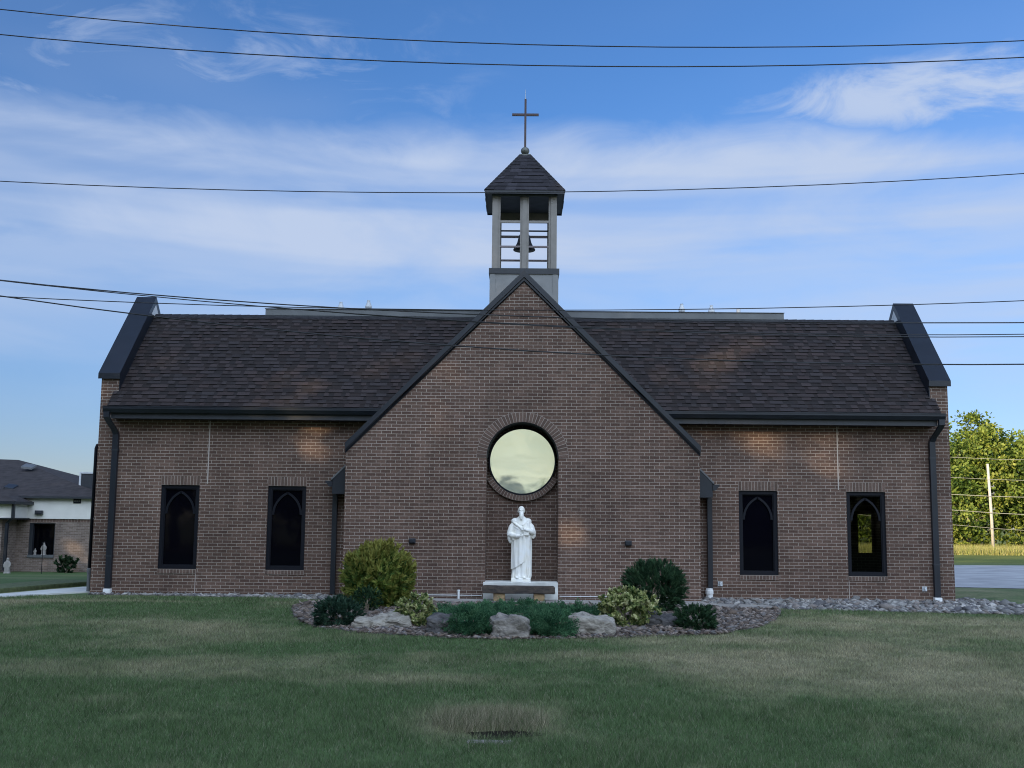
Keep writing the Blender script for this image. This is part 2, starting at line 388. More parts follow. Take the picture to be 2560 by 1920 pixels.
# ------------------------------------------------------------------ ground
DRY = [(3.4, -8.8, 2.2, 1.4, .85), (1.6, -10.6, 2.2, .8, .50), (6.2, -4.8, 2.8, 1.1, .75), (7.6, -6.8, 2.4, 1.3, .50), (-5.6, -6.6, 2.8, 1.1, .35), (-3.4, -8.3, 2.2, .9, .30),
       (-7.8, -2.2, 2.6, .35, .7), (-1.0, -12.6, 1.1, .45, .5), (-.25, -15.0, .62, .75, .85), (-4.4, -14.2, 1.6, .5, .25), (-9.7, -2.6, 1.0, .5, .5), (5.2, -12.6, 2.0, .8, .22)]
LUSH = [(-6.5, -2.9, 2.2, .3), (-1.3, -9.7, 3.2, .45), (-2.8, -5.6, .9, 1.0), (1.5, -9.2, 1.6, .4), (-5, -10.5, 2.6, .5), (-3.0, -16.0, 2.0, .6)]
def grass_col(x, y):
    n1 = fbm(x*.42, y*.34, 3); n2 = fbm(x*1.7, y*1.2, 11); n3 = fbm(x*6, y*5, 29, 3)
    dry = .10 + .75*np.clip((n1-.50)*2.4, -.2, 1) + .34*np.clip((n2-.5)*2, -.3, 1) + .25*(n3-.5)
    for cx, cy, ax, ay, k in DRY:
        dry = dry + k*np.exp(-((x-cx)/ax)**2-((y-cy)/ay)**2)*(.55+.9*n2)
    for cx, cy, ax, ay in LUSH:
        dry = dry - .38*np.exp(-((x-cx)/ax)**2-((y-cy)/ay)**2)
    dry = dry + .20*np.clip(x/9, -1, 1)
    dry = np.clip(dry, 0, 1)[:, None]
    green = np.array([.088, .138, .056]); tan = np.array([.315, .285, .175])
    c = green*(1-dry)+tan*dry
    return c*(.78+.5*n3[:, None]), dry[:, 0]
xs = np.unique(np.concatenate([-np.geomspace(14, 1500, 26), np.arange(-14, 14.01, .2), np.geomspace(14, 1500, 26)]))
ys = np.unique(np.concatenate([-np.geomspace(18, 1500, 24), np.arange(-18, 4.01, .2), np.linspace(4, 90, 44), np.geomspace(90, 1800, 20)]))
X, Y = np.meshgrid(xs, ys); P = np.stack([X.ravel(), Y.ravel(), gz(X.ravel(), Y.ravel())], 1)
c, dr = grass_col(P[:, 0], P[:, 1]); nx = len(xs)
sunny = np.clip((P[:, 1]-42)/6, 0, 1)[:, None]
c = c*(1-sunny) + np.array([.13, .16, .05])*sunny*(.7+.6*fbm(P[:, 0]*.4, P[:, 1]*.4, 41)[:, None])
i = np.arange((len(ys)-1)*(nx-1)); a = (i//(nx-1))*nx + i % (nx-1)
ground = link('grass_ground', np_mesh('grass_ground', P, np.stack([a, a+1, a+1+nx, a+nx], 1), c*.80, True), mat('lawn_ground', (.05, .07, .03), .95, .25, 14, .4, 25, attr=True, spec=.1))
tag(ground, kind='structure')
def sheet(name, poly, lift, m, kind='structure', n=1):
    mb = MB(); mb.face([(x, y, float(gz(x, y))+lift) for x, y in poly]); o = mb.build(name, m); tag(o, kind=kind); return o
def grid_sheet(name, xa, xb, ya, yb, lift, m, nx=10, ny=30):
    V = []; F = []
    for j in range(ny+1):
        for i2 in range(nx+1):
            x = xa+(xb-xa)*i2/nx; y = ya+(yb-ya)*j/ny; V.append((x, y, float(gz(x, y))+lift))
    for j in range(ny):
        for i2 in range(nx):
            q = j*(nx+1)+i2; F.append((q, q+1, q+nx+2, q+nx+1))
    return tag(link(name, np_mesh(name, V, F), m), kind='structure')

# paths and paving (each a sheet, or a slab with a real edge)
def slab(name, poly, h, m, base=-.05):
    mb = MB(); mb.hexa([(x, y, base) for x, y in poly], [(x, y, h) for x, y in poly]); o = mb.build(name, m, uv=False, merge=True); return tag(o, kind='structure')
slab('sidewalk', [(-9.40, .25), (-9.40, 2.2), (-10.25, 1.9), (-10.95, -.85), (-13.6, -2.6), (-18, -4.4), (-18, -6.0), (-13.4, -3.9), (-10.35, -1.30), (-9.7, -.1)], .03, M['path'])
slab('garden_path', [(-3.75, -1.72), (-3.75, -.83), (3.78, -.83), (3.78, -1.42), (4.95, -1.74), (5.05, -2.48), (3.3, -2.14), (.6, -1.86), (-1.5, -1.68)], .035, M['concrete2'])
# car park on the right, its far edge against the sunlit verge
V = []; F = []
pk = [(13.0, 11.4), (13.9, 10.4), (14.9, 8.6), (18.5, 4.5), (26, 0), (60, -8)]
far = [(13.0, 36.), (14, 38.5), (15.5, 39.6), (20, 40.2), (30, 42.3), (75, 48)]
K = 16
for (x0, y0), (x1, y1) in zip(pk, far):
    for k in range(K+1):
        x = x0+(x1-x0)*k/K; y = y0+(y1-y0)*k/K; V.append((x, y, float(gz(x, y))+.012))
for i2 in range(len(pk)-1):
    for k in range(K): q = i2*(K+1)+k; F.append((q, q+K+1, q+K+2, q+1))
tag(link('car_park', np_mesh('car_park', V, F), M['asphalt']), kind='structure')
# raised grass verge beside the left path
vp = [(-10.35, 3.4), (-10.75, 2.0), (-11.35, -.6), (-13.9, -2.2), (-18, -3.9), (-18, -2.9), (-14.2, -1.2), (-12.2, .6), (-11.6, 3.6)]
mb = MB(); mb.hexa([(x, y, -.1) for x, y in vp], [(x, y, .10) for x, y in vp])
tag(mb.build('grass_verge', mat('verge_grass', (.075, .095, .04), .95, .35, 9, .6, 60), uv=False, merge=True, bevel=.04), kind='structure')

# ------------------------------------------------------------------ church
church = empty('church_building', (0, 0, 0), 'brown brick church with a steep central gable, shingled wings and a small open bell tower', 'church')
GY = -.82; WX = 9.35
def col_brick(): 
    k = random.random(); return tuple(a+(b-a)*k for a, b in zip((.082, .050, .038), (.136, .086, .066)))
def wall_holes(name, x0, x1, z0, z1, holes, y, thick, m, parent, ends=''):
    mb = MB(); xc = sorted({x0, x1, *[h[0] for h in holes], *[h[1] for h in holes]}); zc = sorted({z0, z1, *[h[2] for h in holes], *[h[3] for h in holes]})
    for xa, xb in zip(xc, xc[1:]):
        for za, zb in zip(zc, zc[1:]):
            if any(h[0]-1e-6 <= xa and xb <= h[1]+1e-6 and h[2]-1e-6 <= za and zb <= h[3]+1e-6 for h in holes): continue
            mb.face([(xa, y, za), (xb, y, za), (xb, y, zb), (xa, y, zb)]); mb.face([(xb, y+thick, za), (xa, y+thick, za), (xa, y+thick, zb), (xb, y+thick, zb)])
    for a, b, c2, d in holes:
        mb.face([(a, y, c2), (a, y+thick, c2), (a, y+thick, d), (a, y, d)]); mb.face([(b, y+thick, c2), (b, y, c2), (b, y, d), (b, y+thick, d)])
        mb.face([(a, y+thick, c2), (a, y, c2), (b, y, c2), (b, y+thick, c2)]); mb.face([(a, y, d), (a, y+thick, d), (b, y+thick, d), (b, y, d)])
    return mb.build(name, m, parent)
WZ0, WZ1 = .546, 2.363
WINS = [(-7.909, -7.064), (-5.563, -4.722), (4.722, 5.563), (7.064, 7.909)]
for sgn in (-1, 1):
    hs = [(a, b, WZ0, WZ1) for a, b in WINS if a*sgn > 0]
    xa, xb = (-8.96, -3.2) if sgn < 0 else (3.2, 8.96)
    wl = wall_holes('wing_wall', xa, xb, 0, 3.80, hs, 0, .30, M['brick'], church)
    # control joints: thin pale caulk lines
    for xj, wj, za, zb in ((sgn*6.897, .011, 2.40, 3.78), (sgn*7.073, .006, 0.0, .44)):
        mb = MB(); mb.box(xj-wj, xj+wj, -.004, .0, za, zb, 'k'); mb.build('control_joint', M['caulk'], wl, uv=False)
def soldier(mb, x0, x1, z0, z1, y, n):
    mb.cur = 0; mb.col = (1, 1, 1); mb.box(x0, x1, y-.003, y+.01, z0, z1, 'k'); mb.cur = 1
    p = (x1-x0)/n
    for k in range(n):
        mb.col = col_brick(); a = x0+k*p
        mb.box(a+.006, a+p-.006, y-.007, y, z0+.006, z1-.006, 'k')
for a, b in WINS:
    win = empty('window', (0, 0, 0), None, None); win.parent = church
    mb = MB(); fy0, fy1 = .035, .11; t = .072
    mb.box(a, a+t, fy0, fy1, WZ0, WZ1); mb.box(b-t, b, fy0, fy1, WZ0, WZ1); mb.box(a+t, b-t, fy0, fy1, WZ1-t, WZ1); mb.box(a+t, b-t, fy0, fy1, WZ0, WZ0+t)
    t2 = .022   # inner stop
    for q in ((a+t, a+t+t2, WZ0+t, WZ1-t), (b-t-t2, b-t, WZ0+t, WZ1-t), (a+t+t2, b-t-t2, WZ1-t-t2, WZ1-t), (a+t+t2, b-t-t2, WZ0+t, WZ0+t+t2)):
        mb.box(q[0], q[1], .055, .10, q[2], q[3])
    mb.build('frame', M['frame'], win, uv=False)
    g = MB(); g.face([(a+.04, .085, WZ0+.04), (b-.04, .085, WZ0+.04), (b-.04, .085, WZ1-.04), (a+.04, .085, WZ1-.04)]); g.build('glass', M['glass_dark'] if a < 7 else M['glass_clear'], win, uv=False)
    # pointed-arch tracery on the glass
    mb = MB(); cx = (a+b)/2; hw = (b-a)/2-.095; zt = WZ1-.125; zs = zt-.50
    for s in (-1, 1):
        rr = (hw*hw+(zt-zs)**2)/(2*hw)
        pr = []
        for k in range(13):
            th = math.asin((zt-zs)/rr)*k/12
            pr.append((cx+s*(hw-rr+rr*math.cos(th)), zs+rr*math.sin(th), cx+s*(hw-rr+(rr-.045)*math.cos(th)), zs+(rr-.045)*math.sin(th)))
        for p, q in zip(pr, pr[1:]):
            mb.hexa([(p[0], .084, p[1]), (p[2], .084, p[3]), (q[2], .084, q[3]), (q[0], .084, q[1])], [(p[0], .058, p[1]), (p[2], .058, p[3]), (q[2], .058, q[3]), (q[0], .058, q[1])])
    mb.build('arch_tracery', M['frame'], win, uv=False, merge=True)
    mb = MB(); soldier(mb, a-.005, b+.005, WZ1, WZ1+.205, 0, 12); mb.build('brick_lintel', [M['mortar'], M['brick_piece']], win, colr=True, uv=False)
    mb = MB(); soldier(mb, a+.0, b-.0, WZ0-.098, WZ0-.003, -.012, 12); mb.build('brick_sill', [M['mortar'], M['brick_piece']], win, colr=True, uv=False)
# end walls with raised parapets (they follow the 45 degree roof)
RY = 2.10
for s in (-1, 1):
    xi, xo = s*8.96, s*9.35; x0, x1 = min(xi, xo), max(xi, xo)
    prof = [(0, 0), (0, 4.70), (RY, 6.80), (2*RY, 4.70), (2*RY, 0)]
    mb = MB(); mb.hexa([(x0, y, z) for y, z in prof], [(x1, y, z) for y, z in prof]); ew = mb.build('end_wall', M['brick'], church, merge=True)
    xa, xb = s*8.93, s*9.41; xa, xb = min(xa, xb), max(xa, xb)
    out = [(-.06, 4.69), (-.06, 4.815), (RY, 6.975), (2*RY+.06, 4.815), (2*RY+.06, 4.69), (2*RY, 4.70), (RY, 6.80), (0, 4.70)]
    mb = MB()
    for p, q in (((0, 1, 7), None), ((1, 2, 6, 7), None), ((2, 3, 5, 6), None), ((3, 4, 5), None)):
        mb.hexa([(xa, *out[k]) for k in p], [(xb, *out[k]) for k in p])
    mb.build('coping', M['metal'], ew, merge=True, uv=False)
    # inner face: flashing strips down the slope, pale panel at the peak
    f = s*8.96; f2 = f-s*.022
    mb = MB()
    def strip(d0, d1, xx, y0, y1):
        q = [(xx, y0, 4.70+y0-d0), (xx, y1, 4.70+y1-d0), (xx, y1, 4.70+y1-d1), (xx, y0, 4.70+y0-d1)]; q2 = [(f, *p[1:]) for p in q]; mb.hexa(q2, q)
    strip(.0, .10, f2, 0, RY); strip(.12, .34, f-s*.014, 0, RY)
    mb.build('flashing', M['metal'], ew, uv=False, merge=True)
    mb = MB(); f3 = f-s*.028
    mb.hexa([(f, RY-.28, 6.50), (f, RY, 6.785), (f, RY+.28, 6.50)], [(f3, RY-.28, 6.50), (f3, RY, 6.785), (f3, RY+.28, 6.50)])
    mb.build('peak_panel', M['siding'], ew, uv=False, merge=True)
# wing roofs: real shingle courses on a 45 degree slope
EX = .128; SH = math.sqrt(.5)
def shingle_slope(name, xl, xr, eave_y, eave_z, length, parent, clip=None, seed=1):
    rr = np.random.default_rng(seed); V = []; F = []; C = []
    def quadbox(x0, x1, s0, s1, h0, h1, c):
        def pt(x, s, h): return (x, eave_y+s*SH-h*SH, eave_z+s*SH+h*SH)
        b = len(V)
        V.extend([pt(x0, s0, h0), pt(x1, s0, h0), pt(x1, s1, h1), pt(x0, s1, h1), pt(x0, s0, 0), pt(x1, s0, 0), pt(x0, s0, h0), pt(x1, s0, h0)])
        C.extend([c]*4+[tuple(k*.22 for k in c)]*4)  # butt edges: dark asphalt, darkened more to paint the shadow line under each course
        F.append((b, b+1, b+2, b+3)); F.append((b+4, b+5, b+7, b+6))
    n = int(length/EX)
    for r in range(n+1):
        s0 = r*EX; s1 = min(length, s0+EX*1.02)
        xa = xl if not clip else clip(s0, xl, -1); xb = xr if not clip else clip(s0, xr, 1)
        x = xa-rr.random()*.3
        while x < xb:
            wd = rr.uniform(.25, .5); k = rr.random(); hue = rr.random()
            c = np.array([.022, .0190, .0195])*(.88+.24*k) + np.array([.004, .001, 0])*hue
            quadbox(max(x, xa), min(x+wd, xb), s0, s1, .012, .002, tuple(c)); x += wd
        x = xa+rr.uniform(-.2, .2)
        while x < xb:
            wd = rr.choice([.10, .14, .2, .26, .34]) * rr.uniform(.85, 1.15); k = rr.random(); hue = rr.random()
            c = np.array([.034, .0295, .031])*(.82+.36*k) + np.array([.008, .002, 0])*hue
            if min(x+wd, xb)-max(x, xa) > .03: quadbox(max(x, xa), min(x+wd, xb), s0-.003, s1, .023, .005, tuple(c))
            x += wd+rr.choice([.09, .14, .2, .28])*rr.uniform(.8, 1.2)
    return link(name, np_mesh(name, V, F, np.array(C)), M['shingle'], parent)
EY, EZ = -.36, 4.06; SL = (RY-EY)/SH
for s in (-1, 1):
    xa, xb = (-8.955, -.3) if s < 0 else (.3, 8.955)
    def cl(s0, x, e, s=s):
        if s0 < .50 and e == s: return s*9.06
        return x
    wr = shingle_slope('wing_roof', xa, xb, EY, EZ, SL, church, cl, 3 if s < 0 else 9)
    mb = MB(); mb.hexa([(xa, EY+.01, EZ-.02), (xb, EY+.01, EZ-.02), (xb, RY, 6.52), (xa, RY, 6.52)], [(xa, EY, EZ-.002), (xb, EY, EZ-.002), (xb, RY, 6.518), (xa, RY, 6.518)])
    mb.hexa([(xa, 2*RY-EY, EZ), (xb, 2*RY-EY, EZ), (xb, RY+.002, 6.53), (xa, RY+.002, 6.53)], [(xa, 2*RY-EY, EZ-.03), (xb, 2*RY-EY, EZ-.03), (xb, RY+.002, 6.50), (xa, RY+.002, 6.50)])
    mb.build('roof_deck', M['shingle_plain'], wr, uv=False)
    mb = MB(); x0, x1 = (-8.955, -.3) if s < 0 else (.3, 8.955)
    k = x0
    while k < x1:
        k2 = min(k+.21, x1); mb.hexa([(k, RY-.10, 6.455), (k2, RY-.10, 6.462), (k2, RY, 6.562), (k, RY, 6.555)], [(k, RY-.10, 6.440), (k2, RY-.10, 6.440), (k2, RY, 6.54), (k, RY, 6.54)]); k = k2
    mb.build('ridge_cap', M['shingle_plain'], wr, uv=False)
    # eaves: gutter (K profile), fascia board, soffit
    gx0, gx1 = sorted((s*2.7, s*9.115))
    pr = [(-.355, 4.04), (-.355, 3.905), (-.425, 3.905), (-.455, 3.955), (-.475, 3.985), (-.475, 4.035), (-.465, 4.045), (-.465, 4.012), (-.365, 4.012)]
    mb = MB(); mb.hexa([(gx0, y, z) for y, z in pr], [(gx1, y, z) for y, z in pr])
    mb.box(gx0, gx1, -.483, -.474, 4.028, 4.047)
    mb.build('gutter', M['metal'], church, uv=False, merge=True)
    fx0, fx1 = sorted((s*2.7, s*8.97))
    mb = MB(); mb.box(fx0, fx1, -.35, -.315, 3.785, 4.06); mb.box(fx0, fx1, -.362, -.35, 3.785, 3.80); mb.build('fascia_board', M['metal2'], church, uv=False)
    mb = MB(); mb.box(fx0, fx1, -.315, .0, 3.79, 3.80); mb.build('soffit', M['metal'], church, uv=False)
    # outer downspout: from the gutter end, an offset elbow, then straight down
    mb = MB(); X0 = s*9.035; X1 = s*8.945; hw = .05
    def dsp(pts, w2=.052, d2=.038):
        for (p, q) in zip(pts, pts[1:]):
            mb.hexa([(p[0]-w2, p[1]-d2, p[2]), (p[0]+w2, p[1]-d2, p[2]), (p[0]+w2, p[1]+d2, p[2]), (p[0]-w2, p[1]+d2, p[2])], [(q[0]-w2, q[1]-d2, q[2]), (q[0]+w2, q[1]-d2, q[2]), (q[0]+w2, q[1]+d2, q[2]), (q[0]-w2, q[1]+d2, q[2])])
    dsp([(X0, -.415, 3.92), (X0, -.415, 3.80), (X0-s*.02, -.30, 3.70), (X1+s*.02, -.11, 3.55), (X1, -.05, 3.46), (X1, -.05, .09)], .062, .045)
    dn = mb.build('downspout', M['metal'], church, uv=False)
    for zb in (3.1, .8):
        mb = MB(); mb.box(X1-.075, X1+.075, -.099, -.001, zb, zb+.03); mb.build('strap', M['metal2'], dn, uv=False)
    mb = MB(); mb.box(X1-.082, X1+.082, -.12, -.005, .0, .115); mb.box(X1-.07, X1+.07, -.135, -.12, .0, .07); mb.build('drain_boot', M['white'], dn, bevel=.012, uv=False)
# rear wall of the wings, and the dark room behind the clear window with its own window to the rear
for s in (-1, 1):
    hs = [(8.52, 8.90, .95, 1.92)] if s > 0 else []
    x0, x1 = sorted((s*6.26, s*8.959)); bwall = wall_holes('rear_wall', x0, x1, 0, 4.3, hs, 4.05, .14, M['brick'], church)
mb = MB(); mb.box(6.30, 6.36, .31, 4.04, 0, 3.75); mb.box(6.37, 8.95, .31, 4.04, 3.70, 3.75); mb.box(6.37, 8.95, .31, 4.04, 0, .05); mb.build('room_lining', M['frame'], church, uv=False)
# gable: front wall with the tall niche cut out
ZC = 2.98; NR = .765; GW = 3.75
arc = [(NR*math.cos(t), ZC+NR*math.sin(t)) for t in np.linspace(0, PI, 33)]
half = lambda s: [(s*q[0], q[1]) for q in arc[:17]]
mb = MB()
# built from two mirrored halves so that each polygon stays simple
for s in (-1, 1):
    poly = [(s*GW, 0), (s*GW, 3.215), (0, 6.965), (0, ZC+NR)] + list(reversed(half(s)))[1:] + [(s*NR, 0)]
    if s > 0: poly = list(reversed(poly))
    n = len(poly)
    bm_poly = poly
    mb.hexa([(x, GY+.30, z) for x, z in poly], [(x, GY, z) for x, z in poly])
gw = mb.build('gable_wall', M['brick'], church)
mb = MB(); jp = [(-NR, 0)] + [(-x, z) for x, z in arc] + [(NR, 0)]
for p, q in zip(jp, jp[1:]): mb.face([(p[0], GY+.30, p[1]), (q[0], GY+.30, q[1]), (q[0], -.10, q[1]), (p[0], -.10, p[1])])
mb.face([(-NR, -.10, 0), (NR, -.10, 0)] + [(x, -.10, z) for x, z in arc])
nw = mb.build('niche_lining', M['brick'], gw)
for s in (-1, 1):   # side returns back to the wing wall
    mb = MB(); x0, x1 = sorted((s*3.73, s*3.45)); mb.box(x0, x1, GY+.30, .05, 0, 3.0); mb.build('return_wall', M['brick'], gw)
# coping on the rake: wide outer band, dark shadow line, inner trim
def rake(mb, dn0, dn1, y0, y1, ext=0.0, foot=3.765):
    for s in (-1, 1):
        top = 7.03-dn0; bot = 7.03-dn1
        poly = [(0, top), (s*foot, top-foot), (s*foot, max(bot-foot, 3.13)), (0, bot)]
        if s < 0: poly = list(reversed(poly))
        mb.prism(list(reversed(poly)), y0, y1)
mb = MB(); rake(mb, 0, .15, GY-.075, GY+.36); mb.build('gable_coping', M['metal'], gw, uv=False)
mb = MB(); rake(mb, .165, .222, GY-.045, GY-.001); mb.build('rake_trim', M['metal'], gw, uv=False)
mb = MB(); rake(mb, .222, .245, GY-.018, GY-.001); mb.build('shadow_strip', M['frame'], gw, uv=False)
# arch of rowlock bricks, proud of the wall
def ring(mb, r0, r1, a0, a1, n, y, d, zc):
    for k in range(n*2):
        t0 = a0+(a1-a0)*k/(n*2); t1 = a0+(a1-a0)*(k+1)/(n*2); mb.cur = 0; mb.col = (1, 1, 1)
        q = [(r*math.cos(t), zc+r*math.sin(t)) for r, t in ((r0, t0), (r1, t0), (r1, t1), (r0, t1))]
        mb.hexa([(x, y+d, z) for x, z in q], [(x, y-.003, z) for x, z in q])
    for k in range(n):
        g = .006/((r0+r1)/2); t0 = a0+(a1-a0)*k/n+g; t1 = a0+(a1-a0)*(k+1)/n-g; mb.cur = 1; mb.col = col_brick()
        q = [(r*math.cos(t), zc+r*math.sin(t)) for r, t in ((r0+.004, t0), (r1-.006, t0), (r1-.006, t1), (r0+.004, t1))]
        mb.hexa([(x, y+d*.5, z) for x, z in q], [(x, y-.008, z) for x, z in q])
mb = MB(); ring(mb, NR+.001, .978, 0, PI, 38, GY, .05, ZC); mb.build('brick_arch', [M['mortar'], M['brick_piece']], gw, colr=True, uv=False)
# dark metal lining of the arch soffit
mb = MB(); nn = 36
for k in range(nn):
    t0 = PI*k/nn; t1 = PI*(k+1)/nn; q = [(r*math.cos(t), ZC+r*math.sin(t)) for r, t in ((.748, t0), (.763, t0), (.763, t1), (.748, t1))]
    mb.hexa([(x, -.12, z) for x, z in q], [(x, GY+.012, z) for x, z in q])
mb.build('arch_soffit', M['frame'], gw, uv=False)
# round window in the back of the niche
rw = empty('round_window', (0, 0, 0), None, None); rw.parent = church
RZ = 2.948
mb = MB(); mb.face([(.712*math.cos(t), -.150, RZ+.712*math.sin(t)) for t in np.linspace(0, 2*PI, 65)[:-1]]); mb.build('glass', M['glass_round'], rw, uv=False)
mb = MB(); nn = 64
for k in range(nn):
    t0 = 2*PI*k/nn; t1 = 2*PI*(k+1)/nn
    q = [(r*math.cos(t), RZ+r*math.sin(t)) for r, t in ((.703, t0), (.738, t0), (.738, t1), (.703, t1))]; mb.hexa([(x, -.11, z) for x, z in q], [(x, -.20, z) for x, z in q])
mb.build('frame', M['frame'], rw, uv=False)
mb = MB(); ring(mb, .74, .862, -PI+.48, -.48, 26, -.19, .085, RZ); mb.build('brick_sill', [M['mortar'], M['brick_piece']], rw, colr=True, uv=False)
# gable roof behind the parapet, with boxed eave returns beside it
mb = MB()
for s in (-1, 1):
    mb.hexa([(0, GY+.36, 6.58), (s*4.12, GY+.36, 2.46), (s*4.12, 0, 2.46), (s*2.5, 0, 4.08), (0, RY, 6.58)], [(0, GY+.36, 6.62), (s*4.12, GY+.36, 2.50), (s*4.12, 0, 2.50), (s*2.5, 0, 4.12), (0, RY, 6.62)])
gr = mb.build('gable_roof', M['shingle_plain'], church, uv=False)
for s in (-1, 1):
    mb = MB(); q = [(s*3.76, 2.19), (s*4.055, 2.19), (s*4.055, 2.505), (s*3.76, 2.80)]
    if s < 0: q = list(reversed(q))
    mb.prism(q, -.60, -.02); mb.build('eave_box', M['metal'], gr, uv=False)
    mb = MB(); q = [(s*3.76, 2.80), (s*4.085, 2.475), (s*4.085, 2.515), (s*3.76, 2.84)]
    if s > 0: q = list(reversed(q))
    mb.prism(q, -.615, -.03); mb.build('eave_trim', M['fascia'], gr, uv=False)
    mb = MB(); q = [(s*4.06, 2.46), (s*4.06, 2.345), (s*4.13, 2.345), (s*4.16, 2.395), (s*4.20, 2.43), (s*4.205, 2.47)]
    if s > 0: q = list(reversed(q))
    mb.prism(q, -.62, -.01); mb.build('gutter', M['metal'], church, uv=False)
    X1 = s*4.075; mb = MB()
    mb.box(X1-.052, X1+.052, -.10, -.012, .05 if s < 0 else .25, 2.19); dn = mb.build('downspout', M['metal'], church, uv=False)
    if s > 0:
        mb = MB(); mb.lathe([(.075, 0), (.075, .14), (.088, .145), (.088, .215), (.075, .22), (.07, .26), (.055, .262)], (X1-.03, -.085, .0), 16); mb.build('drain_boot', M['white'], dn, uv=False, smooth=False)
# main hall behind: flat roof fascia along the ridge
mb = MB(); mb.box(-6.25, 6.27, 4.4, 17, 0, 6.5); mb.build('hall_wall', M['brick'], church)
mb = MB(); mb.box(-6.26, 6.285, RY-.02, 17.05, 6.548, 6.705); fl = mb.build('flat_roof', M['fascia'], church, uv=False)
mb = MB(); mb.box(-6.27, 6.295, RY-.045, RY-.021, 6.452, 6.532); mb.box(-6.275, 6.30, RY-.035, RY-.021, 6.700, 6.716); mb.build('edge_trim', M['metal2'], fl, uv=False)
for X0, zt, big in ((-4.92, 7.47, 1), (-4.175, 7.52, 1), (4.25, 7.50, 1), (5.045, 7.465, 1), (5.77, 7.36, 0)):
    mb = MB(); mb.lathe([(.055, 6.70), (.055, zt-.22 if big else zt)], (X0, 5, 0), 14)
    vt = mb.build('roof_vent', M['galv'], church, uv=False, smooth=False)
    if big:
        mb = MB(); mb.lathe([(.058, zt-.25), (.088, zt-.20), (.092, zt-.165), (.05, zt-.06), (.042, zt-.045), (.042, zt)], (X0, 5, 0), 16); mb.build('vent_cowl', M['galv'], vt, uv=False)
# belfry
bf = empty('belfry', (0, 0, 0), None, None); bf.parent = church
BC = 1.78; BHf = .80; Y0, Y1 = BC-.78, BC+.78
mb = MB(); mb.box(-BHf, BHf, Y0, Y1, 5.9, 7.372)
for s in (-1, 1):
    mb.box(min(s*.80, s*.672), max(s*.80, s*.672), Y0-.012, Y0-.001, 6.2, 7.372); 
mb.box(-.671, .671, Y0-.008, Y0-.001, 6.2, 6.93)
mb.build('base', M['bgrey2'], bf, uv=False)
mb = MB(); mb.box(-.822, .822, Y0-.025, Y1+.025, 7.373, 7.505); mb.build('base_cap', M['metal2'], bf, uv=False)
PT = 9.24
def post(x, y, w2, d2, tx=0, ty=0):
    mb = MB(); mb.box(x-w2, x+w2, y-d2, y+d2, 7.506, PT)
    if tx: mb.box(x+tx*w2, x+tx*(w2+.055), y-d2*.55, y+d2*.55, 7.506, PT) if tx > 0 else mb.box(x-(w2+.055), x-w2, y-d2*.55, y+d2*.55, 7.506, PT)
    if ty: mb.box(x-w2*.55, x+w2*.55, y+d2, y+d2+.055, 7.506, PT) if ty > 0 else mb.box(x-w2*.55, x+w2*.55, y-d2-.055, y-d2, 7.506, PT)
    if abs(x) < .01:
        mb.box(x-w2-.05, x-w2, y-d2*.55, y+d2*.55, 7.506, PT); mb.box(x+w2, x+w2+.05, y-d2*.55, y+d2*.55, 7.506, PT)
    if abs(y-BC) < .01:
        mb.box(x-w2*.55, x+w2*.55, y-d2-.05, y-d2, 7.506, PT); mb.box(x-w2*.55, x+w2*.55, y+d2, y+d2+.05, 7.506, PT)
    mb.build('post', M['bgrey'], bf, uv=False)
yf, yb = Y0+.09, Y1-.09
for x in (-.69, .69):
    for y in (yf, yb): post(x, y, .068, .068, -1 if x > 0 else 1, 1 if y < BC else -1)
post(0, yf, .052, .06); post(0, yb, .052, .06); post(-.69, BC, .06, .052); post(.69, BC, .06, .052)
for y in (yf, yb):
    for x0, x1 in ((-.567, -.102), (.102, .567)):
        for zz, h in ((8.645, .055), (8.045, .042)):
            mb = MB(); mb.box(x0, x1, y-.025, y+.025, zz-h/2, zz+h/2); mb.build('rail', M['bgrey'] if zz > 8.3 and y == yf else M['rail'], bf, uv=False)
for x in (-.69, .69):
    for y0, y1 in ((yf+.123, BC-.102), (BC+.102, yb-.123)):
        for zz, h in ((8.645, .055), (8.045, .042)):
            mb = MB(); mb.box(x-.025, x+.025, y0, y1, zz-h/2, zz+h/2); mb.build('rail', M['rail'], bf, uv=False)
mb = MB()
for y in (yb,): mb.box(-.62, .62, y-.03, y+.03, 9.03, PT)
mb.build('header', M['bgrey'], bf, uv=False)
mb = MB(); mb.box(-.77, .77, Y0, Y1, PT+.001, PT+.04); mb.build('ceiling', M['ceil'], bf, uv=False)
E2 = .912
mb = MB(); mb.box(-E2, E2, BC-E2, BC+E2, PT+.041, PT+.06)
for k in range(5):   # ribbed soffit boards on the two side overhangs
    pass
sf = mb.build('spire_soffit', M['metal'], bf, uv=False)
mb = MB(); mb.box(-E2-.02, E2+.02, BC-E2-.02, BC-E2-.001, PT+.02, PT+.11); mb.box(-E2-.02, E2+.02, BC+E2+.001, BC+E2+.02, PT+.02, PT+.11); mb.box(-E2-.02, -E2-.001, BC-E2-.001, BC+E2+.001, PT+.02, PT+.11); mb.box(E2+.001, E2+.02, BC-E2-.001, BC+E2+.001, PT+.02, PT+.11)
mb.build('spire_fascia', M['metal'], bf, uv=False)
